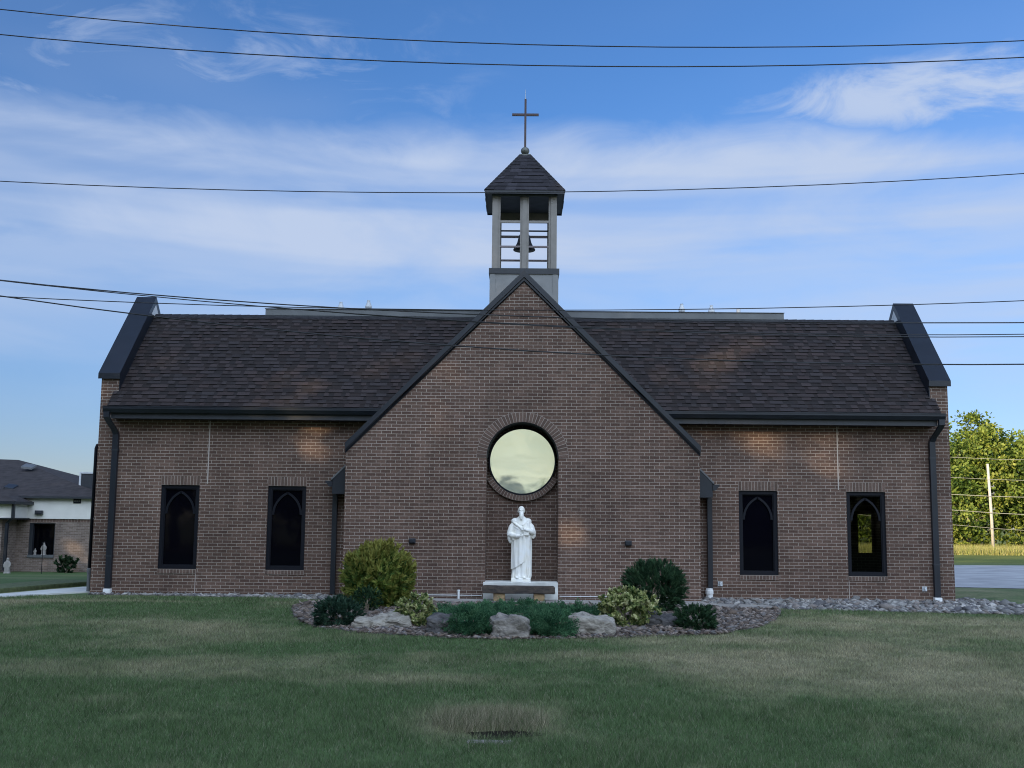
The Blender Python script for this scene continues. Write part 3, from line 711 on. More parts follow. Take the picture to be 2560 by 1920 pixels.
# spire roof: four shingled faces with hip caps
mb = MB(); rr2 = random.Random(4); E3 = .938; zb, zt2, ht = PT+.10, 10.47, .125
rows = 10
for f in range(4):
    ca, sa = [(1, 0), (0, 1), (-1, 0), (0, -1)][f]
    def tp(u, t, h):   # u along the eave, t up the slope
        d = E3+(ht-E3)*t; q = (u*d, -d-h*.8); z = zb+(zt2-zb)*t+h*.6
        return (q[0]*ca-q[1]*sa, BC+q[0]*sa+q[1]*ca, z)
    for r in range(rows):
        t0, t1 = r/rows, (r+1)/rows; u = -1.0
        while u < 1:
            wd = rr2.uniform(.16, .42)*(1/(1-.8*t0)); u2 = min(1, u+wd); kk = rr2.uniform(.7, 1.35); mb.col = (.032*kk, .030*kk, .036*kk); hh = rr2.choice([.008, .018])
            mb.face([tp(u, t0, hh), tp(u2, t0, hh), tp(u2, t1, .002), tp(u, t1, .002)])
            mb.col = (.008, .008, .010); mb.face([tp(u, t0, 0), tp(u2, t0, 0), tp(u2, t0, hh), tp(u, t0, hh)])  # butt face near black, the course's shadow line put into its colour
            u = u2
sr = mb.build('spire_roof', M['shingle'], bf, uv=False, colr=True)
for sx in (-1, 1):
    for sy in (-1, 1):
        mb = MB()
        for k in range(14):
            t0, t1 = k/14, (k+1)/14; d0 = E3+(ht-E3)*t0; d1 = E3+(ht-E3)*t1
            p = Vector((sx*d0, BC+sy*d0, zb+(zt2-zb)*t0+.03)); q = Vector((sx*d1, BC+sy*d1, zb+(zt2-zb)*t1+.022))
            w1 = .085
            mb.face([p, q, q+Vector((-sx*w1, 0, -.008)), p+Vector((-sx*w1, 0, -.01))]); mb.face([p, q, q+Vector((0, -sy*w1, -.008)), p+Vector((0, -sy*w1, -.01))])
        mb.build('hip_cap', M['shingle_plain'], bf, uv=False)
mb = MB(); mb.box(-.138, .138, BC-.138, BC+.138, 10.455, 10.49); mb.lathe([(.06, 0), (.05, .03)], (0, BC, 10.49), 16); mb.build('spire_cap', M['ball'], bf, uv=False)
mb = MB(); mb.lathe([(.012+.094*math.sin(PI*k/12), .094-.094*math.cos(PI*k/12)) for k in range(13)], (0, BC, 10.515), 20); mb.build('finial_ball', M['ball'], bf, uv=False, smooth=True)
mb = MB(); mb.box(-.026, .026, BC-.026, BC+.026, 10.69, 11.93); mb.box(-.325, -.026, BC-.024, BC+.024, 11.50, 11.555); mb.box(.026, .325, BC-.024, BC+.024, 11.50, 11.555); mb.build('cross', M['rust'], bf, uv=False)
mb = MB(); mb.tube([(0, BC, 11.93), (0, BC, 12.17)], [.008, .004], 6); mb.build('lightning_rod', M['galv'], bf, uv=False)
bell = empty('church_bell', (0, BC, 8.13), 'dark bronze bell hanging inside the open belfry under the spire', 'bell')
mb = MB(); mb.lathe([(.262, .0), (.268, .015), (.255, .04), (.215, .10), (.175, .18), (.150, .28), (.138, .345), (.115, .385), (.06, .405)], (0, 0, 0), 28); mb.build('bell_body', M['bell'], bell, uv=False, smooth=True)
mb = MB(); mb.box(-.05, .05, -.03, .03, .40, .46); mb.tube([(-.6, 0, .48), (.6, 0, .48)], .02, 8); mb.build('yoke', M['metal2'], bell, uv=False)
mb = MB(); mb.tube([(0, 0, .30), (0, 0, .03)], .012, 6); mb.lathe([(.02, -.03), (.035, .0), (.02, .03)], (0, 0, .02), 10); mb.build('clapper', M['metal2'], bell, uv=False)
# small fixtures on the walls
for X0 in (-2.296, 2.233):
    mb = MB(); mb.box(X0-.068, X0+.068, GY-.07, GY-.001, 1.165, 1.27); mb.box(X0-.055, X0+.055, GY-.085, GY-.07, 1.18, 1.255); mb.build('junction_box', M['metal'], church, uv=False, bevel=.006)
for X0, Z0 in ((4.294, .353), (8.691, .291)):
    mb = MB(); mb.box(X0-.05, X0+.05, -.02, -.001, Z0-.05, Z0+.05); mb.tube([(X0, -.02, Z0), (X0, -.08, Z0), (X0, -.10, Z0-.04)], .016, 8); mb.tube([(X0, -.05, Z0), (X0, -.05, Z0+.05)], [.025, .025], 8); mb.build('spigot', M['galv'], church, uv=False)
mb = MB(); mb.tube([(-1.305, GY-.05, .036), (-1.305, GY-.05, .20)], .022, 10); mb.lathe([(.027, 0), (.027, .03)], (-1.305, GY-.05, .19), 10); mb.build('pipe_stub', M['white'], church, uv=False)
for q in ((.80, 3.3), (-2.2, -.82)):
    mb = MB(); mb.box(*q, GY-.02, GY-.001, .098, .113); mb.build('flashing_strip', M['siding'], church, uv=False)
mb = MB(); mb.tube([(-9.34, .30, 3.23), (-9.42, .30, 3.255), (-9.48, .30, 3.235), (-9.502, .30, 3.17), (-9.502, .30, .42)], .037, 10); cn = mb.build('conduit', M['frame'], church, uv=False, smooth=True)
mb = MB(); mb.lathe([(.04, 0), (.04, .41), (.05, .42), (.05, .50), (.042, .52)], (-9.502, .30, .01), 12); mb.build('pipe_sleeve', M['fascia'], cn, uv=False)
mb = MB(); mb.box(-9.50, -9.35, .28, .32, 1.6, 1.63); mb.build('pipe_clip', M['fascia'], cn, uv=False)

# ------------------------------------------------------------------ plinth, statue, bench
mb = MB(); mb.box(-.80, .765, GY-.05, -.12, .03, .385); o = mb.build('statue_plinth', M['concrete'], None, bevel=.012, uv=False)
tag(o, 'pale concrete plinth in the brick niche under the white robed statue', 'plinth')

def remeshed(mb, voxel, smooth_it=2):
    me = bpy.data.meshes.new('tmp'); me.from_pydata(mb.v, [], mb.f); o = bpy.data.objects.new('tmp', me); col.objects.link(o)
    bm = bmesh.new(); bm.from_mesh(me); bmesh.ops.recalc_face_normals(bm, faces=bm.faces); bm.to_mesh(me); bm.free()
    m = o.modifiers.new('r', 'REMESH'); m.mode = 'VOXEL'; m.voxel_size = voxel; m.use_smooth_shade = True
    s2 = o.modifiers.new('s', 'SMOOTH'); s2.factor = .5; s2.iterations = smooth_it
    dg = bpy.context.evaluated_depsgraph_get(); r = bpy.data.meshes.new_from_object(o.evaluated_get(dg)); bpy.data.objects.remove(o)
    return r
def ellipsoid(mb, c, r, n=20, m=14):
    rings = []
    for i in range(1, m):
        t = PI*i/m; rings.append([mb.vert((c[0]+r[0]*math.sin(t)*math.cos(2*PI*k/n), c[1]+r[1]*math.sin(t)*math.sin(2*PI*k/n), c[2]-r[2]*math.cos(t))) for k in range(n)])
    for a, b in zip(rings, rings[1:]):
        for k in range(n): mb.f.append([a[k], a[(k+1) % n], b[(k+1) % n], b[k]]); mb.m.append(0)
    lo = mb.vert((c[0], c[1], c[2]-r[2])); hi = mb.vert((c[0], c[1], c[2]+r[2]))
    for k in range(n): mb.f.append([rings[0][(k+1) % n], rings[0][k], lo]); mb.m.append(0); mb.f.append([rings[-1][k], rings[-1][(k+1) % n], hi]); mb.m.append(0)
def loft(mb, secs, fold, n=96, cutlow=None):
    """secs: (z, x0, x1, depth_front, depth_back); fold(theta, z) -> radial factor"""
    rings = []
    zs = [s[0] for s in secs]
    for z in np.linspace(zs[0], zs[-1], 90):
        p = [np.interp(z, zs, [s[k] for s in secs]) for k in range(1, 5)]
        cx = (p[0]+p[1])/2; hw = (p[1]-p[0])/2; ring = []
        for k in range(n):
            t = 2*PI*k/n; f = fold(t, z); sy = math.sin(t)
            ring.append(mb.vert((cx+hw*math.cos(t)*f, (p[3] if sy > 0 else p[2])*sy*f, z)))
        rings.append(ring)
    for a, b in zip(rings, rings[1:]):
        for k in range(n): mb.f.append([a[k], a[(k+1) % n], b[(k+1) % n], b[k]]); mb.m.append(0)
    mb.f.append(list(reversed(rings[0]))); mb.m.append(0); mb.f.append(rings[-1]); mb.m.append(0)
def saint():
    mb = MB()
    # robe, with vertical folds that deepen towards the hem
    def fold(t, z):
        k = max(0, min(1, (1.12-z)/.9)); fr = 1 if math.sin(t) < 0 else .6
        return 1 + fr*k*(.050*math.sin(9*t+.6+1.5*z) + .035*math.sin(17*t+2.1-2*z) + .02*math.sin(5*t+4*z))
    loft(mb, [(.06, -.215, .222, .155, .14), (.10, -.222, .238, .17, .15), (.16, -.212, .225, .16, .145), (.26, -.205, .230, .16, .14), (.53, -.205, .228, .155, .14), (.75, -.198, .224, .155, .135), (.92, -.185, .222, .150, .13),
              (1.08, -.195, .222, .145, .125), (1.20, -.195, .205, .13, .12), (1.27, -.165, .178, .11, .11), (1.33, -.105, .115, .085, .09), (1.37, -.06, .07, .065, .07)], fold)
    # mantle: over the shoulders and hanging to a slanted hem, open over the chest
    def shell(z0f, z1f, t0, t1, grow, th=.016, n=40, m=40):
        A = []; B = []
        for i in range(m+1):
            t = t0+(t1-t0)*i/m; ra = []; rb = []
            for j in range(n+1):
                z = z0f(t)+(z1f(t)-z0f(t))*j/n
                hw = np.interp(z, [.2, .53, .92, 1.2, 1.29, 1.36], [.213, .213, .205, .200, .175, .10]); dp = np.interp(z, [.2, .53, .92, 1.2, 1.29, 1.36], [.16, .155, .15, .135, .115, .08])
                f = grow + .035*math.sin(11*t+3*z)+.018*math.sin(19*t-4*z)
                for rr, e in ((ra, 0), (rb, th)): rr.append(mb.vert((.01+(hw+e)*math.cos(t)*(1+f), (dp+e)*math.sin(t)*(1+f), z)))
            A.append(ra); B.append(rb)
        for i in range(m):
            for j in range(n):
                mb.f.append([A[i][j], A[i+1][j], A[i+1][j+1], A[i][j+1]]); mb.f.append([B[i][j], B[i][j+1], B[i+1][j+1], B[i+1][j]]); mb.m += [0, 0]
        for i in range(m):
            mb.f.append([A[i][0], B[i][0], B[i+1][0], A[i+1][0]]); mb.f.append([A[i+1][n], B[i+1][n], B[i][n], A[i][n]]); mb.m += [0, 0]
        for j in range(n):
            mb.f.append([A[0][j], A[0][j+1], B[0][j+1], B[0][j]]); mb.f.append([A[m][j+1], A[m][j], B[m][j], B[m][j+1]]); mb.m += [0, 0]
    # front-left drape: from viewer's left hem diagonally up across the front (theta: pi = viewer's left, 3pi/2 = front)
    fr = lambda t: (t-PI)/(PI*.5)
    shell(lambda t: .255+.20*max(0, fr(t)-.35)**1.3*1.0, lambda t: .90+.06*fr(t), PI*.95, PI*1.62, .045, .02)
    shell(lambda t: .30, lambda t: 1.27, PI*.0, PI*.95, .04, .014)
    shell(lambda t: .12, lambda t: 1.25, PI*1.70, PI*2.02, .035, .016)
    # shawl collar: a slanted band from viewer's left shoulder down to the chest
    for (a, b, r) in (((-.190, -.045, 1.250), (-.02, -.145, 1.135), .026), ((-.02, -.145, 1.135), (.10, -.155, 1.02), .026), ((-.20, .0, 1.20), (-.06, -.125, 1.10), .028), ((.135, -.03, 1.30), (.03, -.13, 1.17), .022), ((-.12, .02, 1.32), (.0, -.115, 1.20), .022)):
        mb.tube([a, ((a[0]+b[0])/2, (a[1]+b[1])/2-.022, (a[2]+b[2])/2-.008), b], [r, r*1.05, r*.8], 10)
    # arms in wide sleeves
    mb.tube([(-.150, .0, 1.245), (-.225, -.01, 1.13), (-.262, -.03, 1.00), (-.255, -.06, .945)], [.050, .072, .075, .066], 14)
    mb.tube([(-.262, -.035, .99), (-.20, -.11, .955), (-.10, -.185, .955), (-.045, -.205, .965)], [.066, .060, .047, .036], 14)
    mb.tube([(-.268, -.03, .97), (-.265, -.035, .90), (-.245, -.035, .82), (-.235, -.03, .80)], [.060, .052, .036, .020], 12)   # hanging cuff
    mb.tube([(-.19, -.10, .965), (-.18, -.12, .90), (-.165, -.13, .86)], [.05, .04, .02], 10)
    mb.tube([(.155, .0, 1.245), (.235, -.01, 1.14), (.278, -.03, 1.02), (.265, -.06, .975)], [.050, .070, .068, .060], 14)
    mb.tube([(.278, -.04, 1.03), (.23, -.12, 1.05), (.14, -.185, 1.08), (.085, -.20, 1.095)], [.062, .055, .042, .032], 14)
    mb.tube([(.285, -.02, 1.02), (.288, -.03, .95), (.262, -.035, .905)], [.056, .050, .030], 12)
    for s in (-1, 1): ellipsoid(mb, (s*.150, .0, 1.262), (.088, .080, .070), 24, 16)      # rounded shoulders
    # hands: palm, four bent fingers of unequal length and a thumb each
    def hand(c, dx, fl, up=0.0):
        ellipsoid(mb, c, (.034, .018, .026), 12, 8)
        for k, ln in enumerate((.050, .058, .054, .042)):
            z = c[2]+.020-.0135*k; b = (c[0]+dx*.022, c[1]-.006, z); mid = (c[0]+dx*(.022+ln*.6), c[1]-.016, z+up*.3); tip = (c[0]+dx*(.022+ln), c[1]-.006, z+up)
            mb.tube([b, mid, tip], [.0085, .0080, .0065], 8)
        mb.tube([(c[0], c[1]-.008, c[2]+.020), (c[0]+dx*.022, c[1]-.022, c[2]+.040), (c[0]+dx*.040, c[1]-.022, c[2]+.046)], [.010, .009, .007], 8)
    hand((-.022, -.210, .965), 1, 1); hand((.062, -.205, 1.10), -1, 1, -.004)
    # book held against the body at viewer's right
    mb.box(.055, .175, -.195, -.150, .965, 1.125)
    # neck and head
    mb.tube([(.005, .01, 1.31), (.005, -.005, 1.42)], [.060, .052], 14)
    ellipsoid(mb, (.0, -.012, 1.487), (.070, .088, .098), 28, 20)
    ellipsoid(mb, (.0, -.038, 1.455), (.060, .066, .075), 24, 16)          # jaw and cheeks
    ellipsoid(mb, (.0, .004, 1.508), (.075, .086, .080), 32, 24)           # skull and hair
    for s in (-1, 1):
        ellipsoid(mb, (s*.076, .004, 1.480), (.012, .022, .030), 10, 8)    # ears
        ellipsoid(mb, (s*.030, -.094, 1.505), (.026, .012, .008), 10, 6)   # brow
        ellipsoid(mb, (s*.029, -.090, 1.490), (.013, .010, .007), 10, 6)   # eyes
        ellipsoid(mb, (s*.036, -.080, 1.465), (.022, .020, .016), 10, 6)   # cheeks
        ellipsoid(mb, (s*.022, -.102, 1.437), (.024, .014, .009), 10, 6)   # moustache
        ellipsoid(mb, (s*.058, .012, 1.505), (.022, .052, .040), 12, 8)     # side hair
    mb.tube([(0, -.098, 1.503), (0, -.115, 1.478), (0, -.121, 1.458), (0, -.102, 1.452)], [.008, .010, .014, .010], 10)
    # long beard
    mb.tube([(0, -.085, 1.435), (0, -.108, 1.405), (.002, -.122, 1.36), (.004, -.126, 1.315), (.006, -.128, 1.285)], [.046, .052, .046, .033, .012], 14)
    for k in range(7):
        x = -.036+.012*k; mb.tube([(x, -.125, 1.41), (x*.8, -.150, 1.36), (x*.45, -.150, 1.305)], [.010, .009, .004], 6)
    # feet under the hem and the block base
    for s in (-1, 1): ellipsoid(mb, (s*.085, -.165, .085), (.042, .062, .026), 12, 8)
    mb.box(-.222, .222, -.185, .165, 0, .072)
    return mb
me = remeshed(saint(), .0066, 4); me.name = 'statue'
o = link('statue', me, M['statue'], None, (-.012, -.50, .385)); o.scale = (.92, 1, 1); tag(o, 'white stone statue of a bearded robed man standing in the brick niche', 'statue')

def rough_block(name, pts_box, m, parent=None, loc=None, amp=.02, sub=4, seed=1, taper=.06, freq=3.0, strat=.3):
    x0, x1, y0, y1, z0, z1 = pts_box; bm = bmesh.new(); bmesh.ops.create_cube(bm, size=1)
    for v in bm.verts: v.co = Vector(((x0+x1)/2+v.co.x*(x1-x0), (y0+y1)/2+v.co.y*(y1-y0), (z0+z1)/2+v.co.z*(z1-z0)))
    bmesh.ops.bevel(bm, geom=list(bm.edges), offset=min(x1-x0, y1-y0, z1-z0)*taper, segments=2, affect='EDGES')
    bmesh.ops.triangulate(bm, faces=bm.faces); 
    for _ in range(sub):
        L2 = max((x1-x0), .1)/14
        es = [e for e in bm.edges if e.calc_length() > L2]
        if not es: break
        bmesh.ops.subdivide_edges(bm, edges=es, cuts=1); bmesh.ops.triangulate(bm, faces=[f for f in bm.faces if len(f.verts) > 3])
    from mathutils import noise as mn
    off = Vector((seed*7.3, seed*3.1, seed*1.7)); bm.normal_update()
    for v in bm.verts:
        p = v.co*freq+off; d = mn.noise(p)*1.0 + mn.noise(p*2.7)*.55 + mn.noise(p*6.1)*.25 + mn.noise(Vector((p.x*1.2+p.z, p.y, p.z*3.2-p.x*.5)))*strat
        v.co += v.normal*d*amp
    me = bpy.data.meshes.new(name); bm.to_mesh(me); bm.free()
    return link(name, me, m, parent, loc)
bn = empty('stone_bench', (-.06, -1.22, .035), 'rough dark stone slab bench on two tan stone blocks before the plinth', 'bench')
rough_block('seat', (-.735, .745, -.20, .20, .150, .295), M['bench_stone'], bn, None, .012, 4, 3, .10, 4)
rough_block('leg', (-.51, -.275, -.15, .15, -.02, .150), M['leg_stone'], bn, None, .008, 3, 5, .05, 5)
rough_block('leg', (.315, .535, -.15, .15, -.02, .150), M['leg_stone'], bn, None, .008, 3, 8, .05, 5)

# ------------------------------------------------------------------ planting bed
bed = [(-4.35, -2.9), (-3.9, -5.0), (-3.62, -6.0), (-3.15, -7.2), (-2.3, -7.95), (-1.25, -8.40), (-.4, -8.62), (.85, -8.40), (1.9, -8.0), (2.95, -7.5), (3.7, -6.5), (4.25, -5.2), (4.75, -3.6), (5.0, -2.5), (3.3, -2.16), (.6, -1.87), (-1.5, -1.69), (-3.75, -1.73), (-4.15, -1.8)]
def in_poly(x, y, poly):
    ins = np.zeros(len(x), bool); n = len(poly)
    for k in range(n):
        (xa, ya), (xb, yb) = poly[k], poly[(k+1) % n]
        c2 = ((ya > y) != (yb > y)) & (x < (xb-xa)*(y-ya)/(yb-ya+1e-12)+xa); ins ^= c2
    return ins
def bedz(x, y): return .014+.11*np.exp(-((np.asarray(x)-0)/2.6)**4-((np.asarray(y)+5.0)/2.0)**4)
V = []; F = []; idx = {}
gx = np.arange(-4.6, 5.3, .15); gy = np.arange(-8.8, -1.5, .15)
inside = in_poly(np.repeat(gx, len(gy))+.075, np.tile(gy, len(gx))+.075, bed).reshape(len(gx), len(gy))
for i2 in range(len(gx)):
    for j in range(len(gy)):
        if not inside[i2, j]: continue
        q = []
        for a, b in ((0, 0), (1, 0), (1, 1), (0, 1)):
            k = (i2+a, j+b)
            if k not in idx: x, y = gx[0]+.15*k[0], gy[0]+.15*k[1]; idx[k] = len(V); V.append((x, y, float(bedz(x, y))))
            q.append(idx[k])
        F.append(q)
tag(link('garden_bed', np_mesh('garden_bed', V, F, None, True), M['soil']), kind='structure')
def stones(name, pts, size, pal, flat=.55, kind='stuff', label=None, jit=.5, zf=None, seed=3):
    r = np.random.default_rng(seed); n = len(pts)
    base = np.array([(1, 0, 0), (0, 1, 0), (-1, 0, 0), (0, -1, 0), (.1, .1, 1), (0, 0, -1), (.7, .7, .45), (-.7, .6, .4), (-.6, -.7, .5), (.7, -.6, .45)], float)
    tri = np.array([(0, 6, 4), (6, 1, 4), (1, 7, 4), (7, 2, 4), (2, 8, 4), (8, 3, 4), (3, 9, 4), (9, 0, 4), (0, 1, 6), (1, 2, 7), (2, 3, 8), (3, 0, 9), (1, 0, 5), (2, 1, 5), (3, 2, 5), (0, 3, 5)])
    V = np.repeat(base[None], n, 0)*(1+r.uniform(-.28, .28, (n, 10, 3)))
    s = size*np.exp(r.normal(0, .35, n)); V[..., 0] *= s[:, None]*r.uniform(.7, 1.2, n)[:, None]; V[..., 1] *= s[:, None]*.8; V[..., 2] *= s[:, None]*flat
    t = r.uniform(0, 2*PI, n)[:, None]; x = V[..., 0]*np.cos(t)-V[..., 1]*np.sin(t); y = V[..., 0]*np.sin(t)+V[..., 1]*np.cos(t)
    tl = r.normal(0, .3, n)[:, None]; z = V[..., 2]+x*tl
    z0 = (zf(pts[:, 0], pts[:, 1]) if zf else gz(pts[:, 0], pts[:, 1]))+s*flat*.35
    V = np.stack([x+pts[:, 0:1], y+pts[:, 1:2], z+z0[:, None]], -1).reshape(-1, 3)
    F = (tri[None]+(np.arange(n)*10)[:, None, None]).reshape(-1, 3)
    pal = np.array(pal); c = pal[r.integers(0, len(pal), n)]*r.uniform(.7, 1.25, (n, 1)); C = np.repeat(c, 10, 0)
    o = link(name, np_mesh(name, V, F, C), M['stone']); tag(o, label, None, None, kind); return o
def scatter(poly, n, seed):
    r = np.random.default_rng(seed); p = np.array(poly); lo, hi = p.min(0), p.max(0); out = np.empty((0, 2))
    while len(out) < n:
        q = r.uniform(lo, hi, (n*2, 2)); out = np.concatenate([out, q[in_poly(q[:, 0], q[:, 1], poly)]])
    return out[:n]
GREYS = [(.15, .145, .14), (.20, .19, .18), (.11, .105, .11), (.26, .25, .235), (.18, .155, .14), (.33, .31, .29)]
MULCH = [(.11, .08, .062), (.155, .118, .095), (.08, .06, .050), (.22, .18, .155), (.13, .118, .112)]
stones('bed_gravel', scatter(bed, 17000, 4), .034, MULCH, .5, label='small brown grey gravel covering the planting bed', zf=bedz, seed=5)
rg = [(3.82, -.02), (3.82, -1.45), (4.95, -1.76), (5.05, -2.5), (6.6, -2.72), (8.2, -3.02), (9.4, -3.22), (14, -4.6), (14, -3.0), (10.4, -1.0), (10.1, .9), (9.4, .9), (9.37, -.02)]
sheet('gravel_strip', rg, .006, M['soil'])
stones('river_gravel', scatter(rg, 7500, 6), .054, GREYS, .55, label='grey river stones spread along the foot of the right wing', seed=8)
lg = [(-9.3, -.03), (-9.3, -.35), (-7.4, -.52), (-5.5, -.75), (-4.15, -1.3), (-3.82, -1.75), (-3.82, -.85), (-3.82, -.03)]
sheet('gravel_edge', lg, .006, M['soil'])
q = scatter(lg, 1500, 9); q = q[rng.random(len(q)) < np.clip((q[:, 0]+9.8)/4, .3, 1)]
stones('edge_gravel', q, .045, GREYS, .5, label='thin line of grey stones along the left wing wall', seed=10)

# boulders (x, y, width, depth, height)
def add_boulder(x, y, wd, dp, h, m, label, seed, rz=0.0):
    from mathutils import noise as mn
    bm = bmesh.new(); bmesh.ops.create_icosphere(bm, subdivisions=5, radius=1); of = Vector((seed*7.3, seed*3.1, seed*1.7)); rs = random.Random(seed); kx, ky = rs.uniform(-.18, .18), rs.uniform(-.1, .15)
    for v in bm.verts:
        d = v.co.normalized(); pw = 7.0; k = (abs(d.x)**pw+abs(d.y)**pw+abs(d.z)**pw)**(-1/pw); p = d*k
        p = Vector((p.x*wd/2, p.y*dp/2, p.z*(h+.08)/2+(h-.08)/2)); p.z *= 1+kx*p.x/wd*2+ky*p.y/dp*2
        q = p*2.4+of; cell = mn.cell(Vector((p.x*4+of.x, p.y*4, p.z*7+p.x*1.6)))
        a2 = mn.noise(q)*.075+mn.noise(q*2.3)*.045+mn.noise(q*5.5)*.020+mn.noise(q*12)*.009+cell*.016+(abs(mn.noise(Vector((q.x*.8, q.y, q.z*3+q.x*.9)))))*.05-.01
        v.co = p+d*a2
    me = bpy.data.meshes.new('boulder'); bm.to_mesh(me); bm.free(); o = link('boulder', me, m, None, (x, y+dp/2, .0))
    o.rotation_euler = (0, 0, rz); tag(o, label, 'boulder', 'boulders edging the planting bed')
add_boulder(-2.14, -7.30, .86, .45, .19, M['rock_white'], 'long pale limestone boulder between the dark spruce and the left yellow shrub', 2, .05)
add_boulder(-1.13, -8.02, .50, .40, .27, M['rock_dark'], 'dark boulder half under the creeping juniper beside the left yellow shrub', 5, -.1)
add_boulder(-.16, -8.42, .58, .42, .29, M['rock_grey'], 'squarish grey boulder at the middle of the bed between two juniper mounds', 9)
add_boulder(1.04, -7.92, .64, .46, .26, M['rock_white'], 'whitish layered boulder between the right juniper and the large yellow shrub', 14, -.08)
add_boulder(2.18, -6.85, .60, .40, .20, M['rock_dark'], 'low dark boulder between the large yellow shrub and the small right spruce', 17)

# ------------------------------------------------------------------ plants
def leaf_mesh(P, D, ln, wd, C, seed=1, flat=None):
    """diamond leaves: P base points, D unit directions, ln, wd arrays, C colours"""
    r = np.random.default_rng(seed); n = len(P)
    a = r.normal(0, 1, (n, 3)) if flat is None else flat+r.normal(0, .35, (n, 3))
    S = np.cross(D, a); S /= np.linalg.norm(S, axis=1, keepdims=True)+1e-9
    ln = ln[:, None]; wd = wd[:, None]
    V = np.stack([P, P+D*ln*.5+S*wd*.5, P+D*ln, P+D*ln*.5-S*wd*.5], 1).reshape(-1, 3)
    F = np.arange(4*n).reshape(n, 4)
    return V, F, np.repeat(C, 4, 0)
def sph(n, r):
    v = r.normal(0, 1, (n, 3)); return v/np.linalg.norm(v, axis=1, keepdims=True)
def lump(d, seed, k=4.0):
    r = np.random.default_rng(seed); s = np.zeros(len(d))
    for i2 in range(7):
        a = sph(1, r)[0]; s += np.sin(d@a*k*(1+.5*r.random())+r.random()*6.28)
    return s/4.0
def shrub(name, loc, rad, n, ln, wd, pal, label, seed, up=.5, jit=.5, lumpy=.08, zc=None, mat_='leaf', shell=.45, clump=0.0, group='shrubs in the planting bed', tipc=None, spray=.17):
    # sprays: short twigs set over the shell, each carrying a tuft of leaves
    r = np.random.default_rng(seed); NP = 24; m = n//NP; n = m*NP; zc = rad[2]*.86 if zc is None else zc
    rad = np.array(rad); sl = spray*rad.mean(); d = sph(m, r)
    f = (1-shell*r.random(m)**2.0)*(1+lumpy*lump(d, seed)+.45*lumpy*lump(d, seed+9, 10.0))-.35*sl/rad.mean()
    f = np.where(r.random(m) < .06, f*r.uniform(1.02, 1.14, m), f)      # stray shoots
    Pa = d*rad*f[:, None]; Ds = d*(1-up)*.8+np.array([0, 0, up])+r.normal(0, jit*.55, (m, 3)); Ds /= np.linalg.norm(Ds, axis=1, keepdims=True)
    t = r.random((m, NP)); P = Pa[:, None]+Ds[:, None]*(t[..., None]*sl)+r.normal(0, 1, (m, NP, 3))*(.16*sl*(1.1-.7*t))[..., None]
    D = Ds[:, None]+r.normal(0, jit*.8, (m, NP, 3)); P = P.reshape(-1, 3); D = D.reshape(-1, 3); t = t.ravel(); d = np.repeat(d, NP, 0); f = np.repeat(f, NP); tone = np.repeat(r.normal(0, .20, m), NP)
    P[:, 2] += zc; k = P[:, 2] > .0; P = P[k]; d = d[k]; D = D[k]; t = t[k]; f = f[k]; tone = tone[k]; n = len(P)
    D /= np.linalg.norm(D, axis=1, keepdims=True)
    pal = np.array(pal); ph = lump(P/np.array(rad).max()*1.3, seed+3, 9.0)
    w2 = np.clip(.30+.25*ph+.35*t+tone+r.normal(0, .16, n), 0, .999); ii = (w2*len(pal)).astype(int); C = pal[ii]*r.uniform(.75, 1.25, (n, 1))
    if tipc is not None:
        tk = np.clip((f-.80)*4+(t-.5)*.8+(P[:, 2]/(zc+rad[2])-.45)*.9+r.normal(0, .2, n), 0, 1)[:, None]; C = C*(1-tk)+np.array(tipc)*tk*r.uniform(.8, 1.2, (n, 1))
    V, F, C4 = leaf_mesh(P-D*ln*.3, D, ln*r.uniform(.6, 1.3, n), wd*r.uniform(.7, 1.3, n), C, seed, d+np.array([0, 0, .35]))
    root = empty(name, loc, label, 'shrub', group)
    link('foliage', np_mesh(name, V, F, C4), M[mat_], root)
    mb = MB(); rs = random.Random(seed)
    for k in range(5):
        a = rs.uniform(0, 6.28); e = Vector((math.cos(a)*rad[0]*.5, math.sin(a)*rad[1]*.5, zc+rad[2]*.3)); mb.tube([(0, 0, -.05), tuple(e*.5+Vector((0, 0, .02))), tuple(e)], [.022, .015, .006], 6)
    mb.build('stem', M['bark'], root, uv=False); return root
GOLD = [(.060, .125, .028), (.122, .20, .040), (.19, .25, .050), (.255, .28, .062)]
DG = [(.014, .040, .018), (.024, .060, .027), (.036, .082, .036), (.052, .104, .046)]
SP = [(.012, .034, .022), (.020, .052, .032), (.032, .074, .045), (.050, .098, .060)]
VAR = [(.085, .135, .042), (.19, .235, .075), (.38, .40, .155), (.52, .51, .27)]
JU = [(.020, .064, .034), (.036, .104, .050), (.060, .150, .070), (.090, .195, .094)]
shrub('arborvitae', (-2.64, -3.70, .06), (.645, .62, .60), 22000, .125, .030, GOLD, 'large rounded golden green arborvitae left of the statue', 11, .50, .45, .13, .52, 'needle', .45, tipc=(.240, .230, .052))
shrub('dark_shrub', (-2.70, -4.62, .05), (.235, .22, .22), 3600, .055, .013, DG, 'small dark green shrub at the foot of the golden arborvitae', 13, .4, .5, .1, .20, 'needle')
shrub('dwarf_spruce', (-2.83, -6.95, .0), (.36, .33, .25), 8000, .085, .014, SP, 'low dark blue green dwarf spruce at the left end of the bed', 15, .25, .45, .12, .19, 'needle')
shrub('variegated_shrub', (-1.61, -6.98, .0), (.30, .28, .27), 4600, .062, .038, VAR, 'smaller yellow variegated shrub beside the long pale boulder', 17, .35, .85, .18, .23, 'leaf')
shrub('variegated_shrub', (1.66, -6.72, .0), (.435, .40, .315), 8200, .066, .040, VAR, 'larger yellow variegated shrub right of the white boulder', 19, .35, .85, .18, .27, 'leaf')
